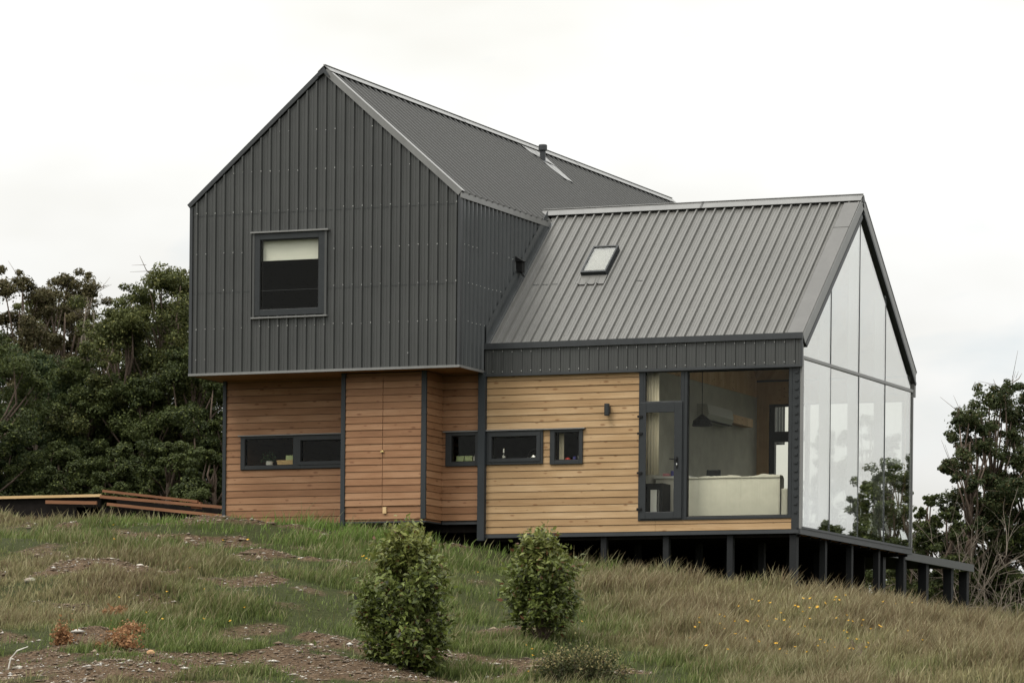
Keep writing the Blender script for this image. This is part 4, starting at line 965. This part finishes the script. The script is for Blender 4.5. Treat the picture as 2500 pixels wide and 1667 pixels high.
T(462, 96, 645, 1.5, 8000, GA, 6, 'tree half hidden by the dark gable with bare twigs over its top', group=gl, clumps=24, bare_twigs=22, bark='pale_bark')
T(90, 95, 860, 2.1, 13000, GD, 7, 'dark bushy tree low at the left edge, blue-green', group=gl, clumps=34, base=.03)
T(215, 94, 900, 1.8, 12000, GB, 8, 'bright-tipped bushy tree behind the walkway', group=gl, clumps=32, base=.03)
T(345, 93, 930, 1.8, 12000, GB, 9, 'dark rounded bush-tree behind the ramp', group=gl, clumps=32, base=.03)
T(465, 93, 840, 1.7, 12000, GB, 10, 'dark leafy tree touching the left house wall', group=gl, clumps=32, base=.03)
T(550, 92, 900, 1.6, 9000, GB, 12, 'shaded tree behind the left corner post', group=gl, clumps=26, base=.03)
T(-40, 92, 800, 2.0, 10000, GB, 13, 'bushy tree cut by the left frame edge', group=gl, clumps=28, base=.03)
T(-10, 93, 1040, 1.5, 9000, GD, 14, 'low blue-green shrub tree at the left edge over the walkway', group=gl, clumps=26, base=.02)
T(140, 91.5, 1085, 1.3, 8000, GB, 15, 'low dark shrub just over the walkway edge', group=gl, clumps=24, base=.02)
T(285, 91, 1090, 1.2, 8000, GB, 16, 'low dark shrub over the upper ramp end', group=gl, clumps=24, base=.02)
T(410, 90, 1080, 1.3, 8000, GB, 17, 'low dark shrub over the lower ramp end', group=gl, clumps=24, base=.02)
T(520, 89, 1100, 1.1, 6000, GB, 18, 'low dark shrub against the house corner', group=gl, clumps=20, base=.02)
T(105, 106, 715, 2.4, 11000, GA, 51, 'dense dark tree filling the gap behind the two tall left trees', group=gl, clumps=34, base=.05)
T(262, 106, 790, 2.0, 10000, GB, 52, 'dense dark tree behind the sky gap', group=gl, clumps=32, base=.05)
T(430, 104, 740, 2.2, 10000, GB, 53, 'dense dark tree behind the rounded green tree', group=gl, clumps=32, base=.05)
gr = 'trees right of the house'
RA = [(.030, .045, .016), (.068, .082, .030), (.12, .10, .045)]
T(2425, 97, 935, 1.75, 7000, RA, 21, 'tall open tree with reddish stems beside the right frame edge', group=gr, clumps=34, open_=.7, base=.3, bare_twigs=16, leaf=.075)
T(2362, 96, 1000, 1.0, 3600, RA, 22, 'slim open tree on the house side of the tall right tree', group=gr, clumps=22, open_=.8, base=.3, bare_twigs=10, leaf=.075)
T(2510, 98, 945, 1.4, 6000, RA, 23, 'tall dense tree cut by the right frame edge', group=gr, clumps=30, open_=.6, base=.25, bare_twigs=10, leaf=.075)
T(2262, 96, 1205, .8, 4200, GB, 24, 'small pointed dark tree next to the glass gable', group=gr, clumps=20, base=.05)
T(2315, 95, 1245, .9, 4200, GB, 25, 'small rounded dark tree between pointed tree and tall tree', group=gr, clumps=20, base=.05)
T(2440, 97, 1190, 1.4, 8000, GB, 26, 'bushy dark tree under the tall right trees', group=gr, clumps=28, base=.03)
T(2230, 99, 1330, .9, 5000, GA, 27, 'low green shrub under the terrace, next to the house posts', group=gr, clumps=22, base=.02, leaf=.075)
T(2310, 98, 1360, .9, 5500, GA, 28, 'low green shrub behind the last terrace posts', group=gr, clumps=22, base=.02, leaf=.075)
T(2405, 97, 1370, 1.0, 6500, GB, 29, 'low leafy shrub right of the terrace', group=gr, clumps=24, base=.02, leaf=.075)
T(2490, 96, 1400, .9, 5500, GB, 30, 'low leafy shrub at the right frame edge', group=gr, clumps=22, base=.02, leaf=.075)
T(2150, 100, 1330, 1.2, 5000, GB, 31, 'dark shrub far behind the stilts', group=gr, clumps=20, base=.02)
gb = 'trees behind the glazed wing'
T(2005, 112, 1040, 1.2, 4000, GB, 41, 'distant tree seen through the first glass bays', group=gb, clumps=26, open_=.6, base=.3)
T(2110, 112, 1015, 1.5, 5200, GB, 42, 'distant broad tree seen through the middle glass bays', group=gb, clumps=30, open_=.6, base=.3)
T(2180, 112, 1080, .9, 3000, GB, 43, 'distant slim tree seen through the last glass bay', group=gb, clumps=18, open_=.7, base=.3)
# trees beyond the right edge whose image lies in the glass gable
gm = 'trees mirrored in the glazed gable'
for i, (x, y, H, sp, lb) in enumerate(((18.2, 29, 3.9, 1.7, 'bushy tree mirrored in the glass bay by the rear corner'), (19.1, 30, 3.7, 1.6, 'taller tree mirrored in the third glass bay'), (20.0, 30, 2.9, 1.4, 'rounded tree mirrored in the second glass bay'), (20.8, 30, 2.2, 1.2, 'small tree mirrored low in the first glass bay'), (17.3, 31, 3.9, 1.7, 'dense tree mirrored at the rear edge of the glass gable'))):
    H = H-z_at(x, y); tree(lb, x, y, H, sp, 30000, .085, GB, 60+i, clumps=30, base=.02, group=gm, open_=.1)

# bare branching shrubs at the right
def twig_shrub(u, D, v0, H, n, seed, label, bark='pale_bark'):
    x, y = atD(u, D); z0 = z_at(x, y)-.05; rg = np.random.default_rng(seed); mb = MB()
    def grow(p, d, L_, r, lvl):
        pts = [p]; q = p.copy(); dd = d.copy()
        for k in range(4):
            dd = dd+rg.normal(0, .16, 3); dd /= np.linalg.norm(dd); q = q+dd*L_/4; pts.append(q.copy())
        mb.tube(pts, [r*(1-.17*k) for k in range(5)], 4)
        if lvl < 2:
            for k in range(3 if lvl else 4):
                s = pts[rg.integers(1, 5)]; e = dd+rg.normal(0, .55, 3); e /= np.linalg.norm(e); grow(s, e, L_*.6, r*.55, lvl+1)
    for i in range(n):
        d = np.array([rg.normal(0, .55), rg.normal(0, .4), 1.0]); d /= np.linalg.norm(d); grow(np.array([x+rg.normal(0, .15), y+rg.normal(0, .15), z0]), d, H*rg.uniform(.5, .75), .02, 0)
    t = tag(mb.build('bare_shrub', M[bark]), label, 'shrub', 'bare shrubs')
twig_shrub(2345, 95, 0, 3.0, 9, 1, 'leafless grey shrub with fanning branches right of the terrace')
twig_shrub(2430, 94, 0, 2.2, 8, 2, 'leafless grey shrub under the tall trees near the right edge')
twig_shrub(2475, 92, 0, 1.3, 6, 3, 'low leafless shrub at the right frame edge')
x_, y_ = hit(2105, 1620); 
def small_twigs(x, y, H, n, seed, label, m='bark'):
    z0 = z_at(x, y); rg = np.random.default_rng(seed); mb = MB()
    for i in range(n):
        p = np.array([x, y, z0]); d = np.array([rg.normal(0, .7), rg.normal(0, .5), 1.0]); d /= np.linalg.norm(d); pts = [p]
        for k in range(4): d = d+rg.normal(0, .3, 3); d /= np.linalg.norm(d); pts.append(pts[-1]+d*H/4)
        mb.tube(pts, [.008, .007, .006, .005, .003], 4)
        for k in range(3):
            s = pts[rg.integers(1, 5)]; e = s+rg.normal(0, .12, 3)*H; mb.tube([s, e], [.005, .002], 4)
    tag(mb.build('dry_weed', M[m]), label, 'weed')
small_twigs(x_, y_, .42, 12, 5, 'dead brown branching weed in the meadow at the lower right')
x_, y_ = hit(1545, 1330); small_twigs(x_, y_, .6, 9, 6, 'thin dry weed standing in front of the dark underfloor', 'pale_bark')

# the two young evergreens and the low shrub in front
def sapling(u, v, top_v, width, nl, seed, label, leaf=.10, lowest=.1, bias=0):
    x, y = hit(u, v); s, d = to_sd(x, y); D = math.hypot(s, d); z0 = z_at(x, y)-.05
    H = CAM[2]+D*ray(u, top_v)[2]-z0; rg = np.random.default_rng(seed)
    t = thing('young_evergreen', (x, y, z0), label, 'shrub', 'young evergreens on the slope')
    mb = MB(); Q = []; C = []
    nb = 48
    for i in range(nb):
        f = lowest+(1-lowest)*((i+.5)/nb); a = i*2.39996+rg.uniform(-.3, .3)
        prof = (math.sin(math.pi*min(1, .17+.75*f))**.6)*width*(.98 if i % 3 else .62)*rg.uniform(.82, 1.05)*(1-.38*max(0, f-.7)/.3)
        st_ = np.array([x+rg.normal(0, .03), y+rg.normal(0, .03), z0+H*max(.02, f-.22)])
        e = np.array([x+prof*math.cos(a)+bias*f, y+prof*math.sin(a), z0+H*f*.97+rg.uniform(0, .1)])
        if i == nb-1: e = np.array([x, y, z0+H])
        mid = (st_+e)/2+np.array([0, 0, -.03]); mb.tube([np.array([x, y, z0+H*max(0, f-.4)]), mid, e], [.014, .009, .004], 5)
        k = int(nl/nb)
        tpos = rg.random((k, 1))**.7; ax = mid*(1-tpos)+e*tpos; ax = ax+rg.normal(0, .085, (k, 3))
        dr_ = (e-mid)/np.linalg.norm(e-mid)
        nr = rg.normal(0, .6, (k, 3))+np.array([math.cos(a)*.5, math.sin(a)*.5, .8]); nr /= np.linalg.norm(nr, axis=1)[:, None]
        tn = dr_+rg.normal(0, .6, (k, 3))+np.array([math.cos(a)*.5, math.sin(a)*.5, .1]); tn -= nr*np.sum(tn*nr, 1)[:, None]; tn /= np.linalg.norm(tn, axis=1)[:, None]; bn = np.cross(nr, tn)
        sz = leaf*rg.uniform(.55, 1.3, (k, 1))
        q = np.stack([ax, ax+tn*sz*.35+bn*sz*.24+nr*sz*.05, ax+tn*sz-nr*sz*.12, ax+tn*sz*.35-bn*sz*.24+nr*sz*.05], 1); Q.append(q)
        c = np.array([.045, .066, .014])*(1-rg.random((k, 1)))+np.array([.165, .195, .046])*rg.random((k, 1))
        young = np.clip((f-.60)*2.4, 0, 1)*rg.random((k, 1)); c = c*(1-young)+np.array([.27, .27, .085])*young
        red = rg.random((k, 1)) < .035; c = np.where(red, np.array([.13, .06, .03]), c); C.append(c*rg.uniform(.75, 1.25, (k, 1)))
    mb.tube([(x, y, z0), (x+.02, y, z0+H*.5), (x, y, z0+H*.85)], [.028, .02, .008], 6)
    mb.build('stem', M['bark'], t); crown_mesh('leaves', np.concatenate(Q), np.concatenate(C), t, 'gloss_leaf')
sapling(995, 1640, 1288, .70, 11500, 12, 'taller young evergreen, bushy down to the earth, below the shutter bay', lowest=.07)
sapling(1322, 1560, 1305, .56, 7000, 4, 'shorter young evergreen on a bare stem below the strip windows', lowest=.22)
x, y = hit(1415, 1648); z0 = z_at(x, y); rg = np.random.default_rng(9)
t = thing('low_shrub', (x, y, z0), 'low rounded small-leaved shrub at the bottom edge of the slope', 'shrub')
mb = MB(); Q = []; C = []
for i in range(64):
    a = rg.uniform(0, 6.283); r = .78*math.sqrt(rg.random()); hgt = .60*math.sqrt(max(.05, 1-(r/.9)**2))*rg.uniform(.75, 1.1)
    e = np.array([x+r*math.cos(a), y+r*math.sin(a)*.8, z0+hgt]); s_ = np.array([x+r*.4*math.cos(a), y+r*.4*math.sin(a), z0-.05]); mb.tube([s_, (s_+e)/2, e], [.009, .007, .003], 4)
    k = 150; tp = rg.random((k, 1))**.6; p = s_*(1-tp)+e*tp+rg.normal(0, .055, (k, 3)); Q.append(leaf_clump(rg, p, np.array([.02]*3), k, .042))
    c = np.array([.035, .042, .017])+rg.random((k, 1))*np.array([.065, .065, .026]); tip = (tp > .85) & (rg.random((k, 1)) < .5); C.append(np.where(tip, np.array([.26, .22, .10]), c))
mb.build('stems', M['bark'], t); crown_mesh('leaves', np.concatenate(Q), np.concatenate(C), t)

# dead orange ferns
def fern(u, v, r, h, seed, label):
    x, y = hit(u, v); z0 = z_at(x, y); rg = np.random.default_rng(seed); n = 900
    P = np.stack([x+rg.normal(0, r*.45, n), y+rg.normal(0, r*.4, n), z0+abs(rg.normal(0, h*.45, n))], 1)
    Q = leaf_clump(rg, P, np.array([.01]*3), n, .055); c = np.array([.31, .165, .08])*rg.uniform(.55, 1.3, (n, 1))
    o = npmesh('dead_fern', Q.reshape(-1, 3), np.arange(n*4).reshape(n, 4), M['leaf'], col=np.repeat(c, 4, 0)); tag(o, label, 'fern', 'dead orange ferns')
fern(300, 1600, .26, .3, 1, 'largest dead orange fern on the bare earth at the lower left')
fern(152, 1590, .15, .3, 2, 'upright dead orange fern nearest the left frame edge')
fern(285, 1507, .22, .12, 3, 'flat dead orange fern in the grass uphill of the largest one')
fern(325, 1555, .2, .14, 4, 'small dead orange fern just uphill of the largest one')
fern(237, 1597, .1, .1, 5, 'smallest dead orange fern between the two tall ones')

# bleached stick, stones
x, y = hit(35, 1625); z = z_at(x, y)
simple('stick', MB().tube([(x-.1, y, z), (x-.06, y, z+.16), (x+.05, y, z+.27), (x+.2, y+.05, z+.33)], [.012, .011, .010, .006], 6), M['ceil'], 'bleached bent stick on the earth at the lower left corner', 'stick')
def stone(u, v, r, seed, label, col):
    x, y = hit(u, v); z = z_at(x, y); rg = np.random.default_rng(seed); V = []; F = []
    me = bpy.data.meshes.new('stone'); import bmesh
    bm = bmesh.new(); bmesh.ops.create_icosphere(bm, subdivisions=2, radius=r*.62)
    k = rg.uniform(.7, 1.3, 3)
    for w_ in bm.verts: w_.co = Vector((w_.co.x*k[0]*1.2, w_.co.y*k[1], w_.co.z*.65))*(1+.12*math.sin(w_.co.x*30/r*.1+seed)+rg.normal(0, .05))
    bm.to_mesh(me); bm.free(); a = me.attributes.new('tint', 'FLOAT_COLOR', 'POINT')
    for i in range(len(me.vertices)): a.data[i].color = (*[c*rg.uniform(.85, 1.1) for c in col], 1)
    me.materials.append(M['stone']); o = link('stone', me); o.location = (x, y, z+r*.16); tag(o, label, 'stone', 'stones on the slope')
for i, (u, v, r, lb, c) in enumerate([(268, 1285, .10, 'pale stone in front of the ramp, the one nearer the walkway', (.42, .38, .31)), (296, 1287, .12, 'larger pale stone in front of the ramp', (.40, .36, .29)), (368, 1627, .10, 'orange-brown stone on the bare earth at the lower left', (.42, .24, .12)),
        (1092, 1583, .12, 'flat pale stone right of the taller young evergreen', (.36, .33, .24)), (342, 1407, .07, 'white stone on the earth mound', (.55, .52, .45)), (410, 1508, .08, 'white stone in the grass above the dead ferns', (.58, .56, .5)), (757, 1585, .07, 'grey-white stone left of the taller young evergreen', (.45, .42, .36)), (72, 1435, .13, 'grey stone in the grass near the left frame edge', (.25, .22, .18))]): stone(u, v, r, i, lb, c)

# yellow flowers: each its own object, sharing one mesh
mb = MB(); mb.tube([(0, 0, 0), (.005, 0, .3)], [.003, .002], 4, 0); r_ = random.Random(3)
for k in range(11):
    a = 2*math.pi*k/11; b = a+.32; mb.add([(.006*math.cos(a), .006*math.sin(a), .3), (.026*math.cos(a-.14), .026*math.sin(a-.14), .312), (.03*math.cos(a), .03*math.sin(a), .308), (.026*math.cos(a+.14), .026*math.sin(a+.14), .312)], [(0, 1, 2, 3)], 1)
mb.lathe((0, 0, .296), [(.006, 0), (.012, .008), (.004, .018)], 6, 1)
M['petal'] = m_plain('yellow_petal', (.85, .48, .03), .6, .15); M['stalk'] = m_plain('flower_stalk', (.08, .12, .03), .6, .2)
fl = mb.build('flower', [M['stalk'], M['petal']]); fme = fl.data
tag(fl, 'small yellow daisy-like flower in the meadow grass', 'flower', 'yellow flowers in the grass'); first = True
rg = np.random.default_rng(21); spots = []
for i in range(300):
    u = rg.normal(1960, 190); v = rg.normal(1555, 42)
    if 1640 < u < 2480 and 1500 < v < 1660 and len(spots) < 82: spots.append((u, v))
spots += [(262, 1352), (282, 1302), (285, 1477), (402, 1475), (510, 1478), (612, 1367), (523, 1365), (392, 1535), (358, 1518), (487, 1535), (608, 1508), (580, 1530), (925, 1573), (905, 1390), (915, 1393), (895, 1395), (1158, 1403), (1263, 1578), (1305, 1605), (1283, 1622), (1304, 1640), (1400, 1530), (466, 1443), (740, 1410), (895, 1397)]
for u, v in spots:
    x, y = hit(u, v+14); z = z_at(x, y); o = fl if first else fl.copy()
    if not first: COL.objects.link(o)
    first = False; o.location = (x, y, z+.02); o.rotation_euler = (rg.normal(0, .25)+.25, rg.normal(0, .25), rg.uniform(0, 6)); o.scale = (rg.uniform(.7, 1.05),)*3

# ------------------------------------------------------------------ sky and light
SUN_EL, SUN_AZ = RAD(56), RAD(214)       # azimuth from +Y clockwise: behind the camera's left shoulder
w = bpy.data.worlds.new('World'); S.world = w; w.use_nodes = True
nt = w.node_tree; nt.nodes.clear()
def N(t, **kw):
    n = nt.nodes.new('ShaderNode'+t)
    for k, v in kw.items(): setattr(n, k, v)
    return n
L = nt.links.new
sky = N('TexSky'); sky.sky_type = 'NISHITA'; sky.sun_disc = False; sky.sun_elevation = SUN_EL; sky.sun_rotation = SUN_AZ; sky.air_density = 1; sky.dust_density = 2
tc = N('TexCoord'); sp = N('SeparateXYZ'); L(tc.outputs['Generated'], sp.inputs[0])
mp = N('Mapping'); mp.inputs['Scale'].default_value = (10, 10, 22); mp.inputs['Location'].default_value = (3.3, 1.2, .4); L(tc.outputs['Generated'], mp.inputs[0])
n1 = N('TexNoise'); n1.inputs['Scale'].default_value = 1; n1.inputs['Detail'].default_value = 5; n1.inputs['Roughness'].default_value = .5; n1.inputs['Distortion'].default_value = .4; L(mp.outputs[0], n1.inputs['Vector'])
mp2 = N('Mapping'); mp2.inputs['Scale'].default_value = (7, 7, 17); mp2.inputs['Location'].default_value = (8.9, 2.6, 3); L(tc.outputs['Generated'], mp2.inputs[0])
n2 = N('TexNoise'); n2.inputs['Scale'].default_value = 1; n2.inputs['Detail'].default_value = 4; L(mp2.outputs[0], n2.inputs['Vector'])
cr = N('ValToRGB'); e = cr.color_ramp.elements; e[0].position = .40; e[0].color = (.538, .539, .528, 1); e[1].position = .66; e[1].color = (.448, .443, .415, 1); L(n2.outputs['Fac'], cr.inputs['Fac'])
gz = N('MapRange'); gz.inputs['From Min'].default_value = 0; gz.inputs['From Max'].default_value = 1; gz.inputs['To Min'].default_value = 1.1; gz.inputs['To Max'].default_value = 4.4; L(sp.outputs['Z'], gz.inputs['Value'])
cl = N('VectorMath', operation='SCALE'); L(cr.outputs['Color'], cl.inputs[0]); L(gz.outputs[0], cl.inputs['Scale'])
sk_ = N('VectorMath', operation='SCALE'); sk_.inputs['Scale'].default_value = .13; L(sky.outputs[0], sk_.inputs[0])
cm = N('MapRange'); cm.inputs['From Min'].default_value = .30; cm.inputs['From Max'].default_value = .46; cm.inputs['To Min'].default_value = .62; cm.inputs['To Max'].default_value = 1; L(n1.outputs['Fac'], cm.inputs['Value'])
mx = N('Mix', data_type='RGBA'); L(cm.outputs[0], mx.inputs['Factor']); L(sk_.outputs[0], mx.inputs['A']); L(cl.outputs[0], mx.inputs['B'])
bg = N('Background'); L(mx.outputs['Result'], bg.inputs['Color']); bg.inputs['Strength'].default_value = 1.0
ow = N('OutputWorld'); L(bg.outputs[0], ow.inputs['Surface'])
sd = bpy.data.lights.new('sun', 'SUN'); sd.energy = 1.5; sd.angle = RAD(22); sd.color = (1, .95, .86)
so_ = bpy.data.objects.new('sun', sd); COL.objects.link(so_)
dirv = Vector((math.sin(SUN_AZ)*math.cos(SUN_EL), math.cos(SUN_AZ)*math.cos(SUN_EL), math.sin(SUN_EL)))
so_.rotation_euler = dirv.to_track_quat('Z', 'Y').to_euler(); so_.location = (0, -20, 40)

S.view_settings.view_transform = 'Standard'; S.view_settings.look = 'None'; S.view_settings.exposure = .3; S.view_settings.gamma = 1
cy = S.cycles; cy.max_bounces = 8; cy.transparent_max_bounces = 24; cy.glossy_bounces = 4; cy.diffuse_bounces = 4; cy.use_denoising = True
cy.caustics_reflective = False; cy.caustics_refractive = False
S.render.film_transparent = False
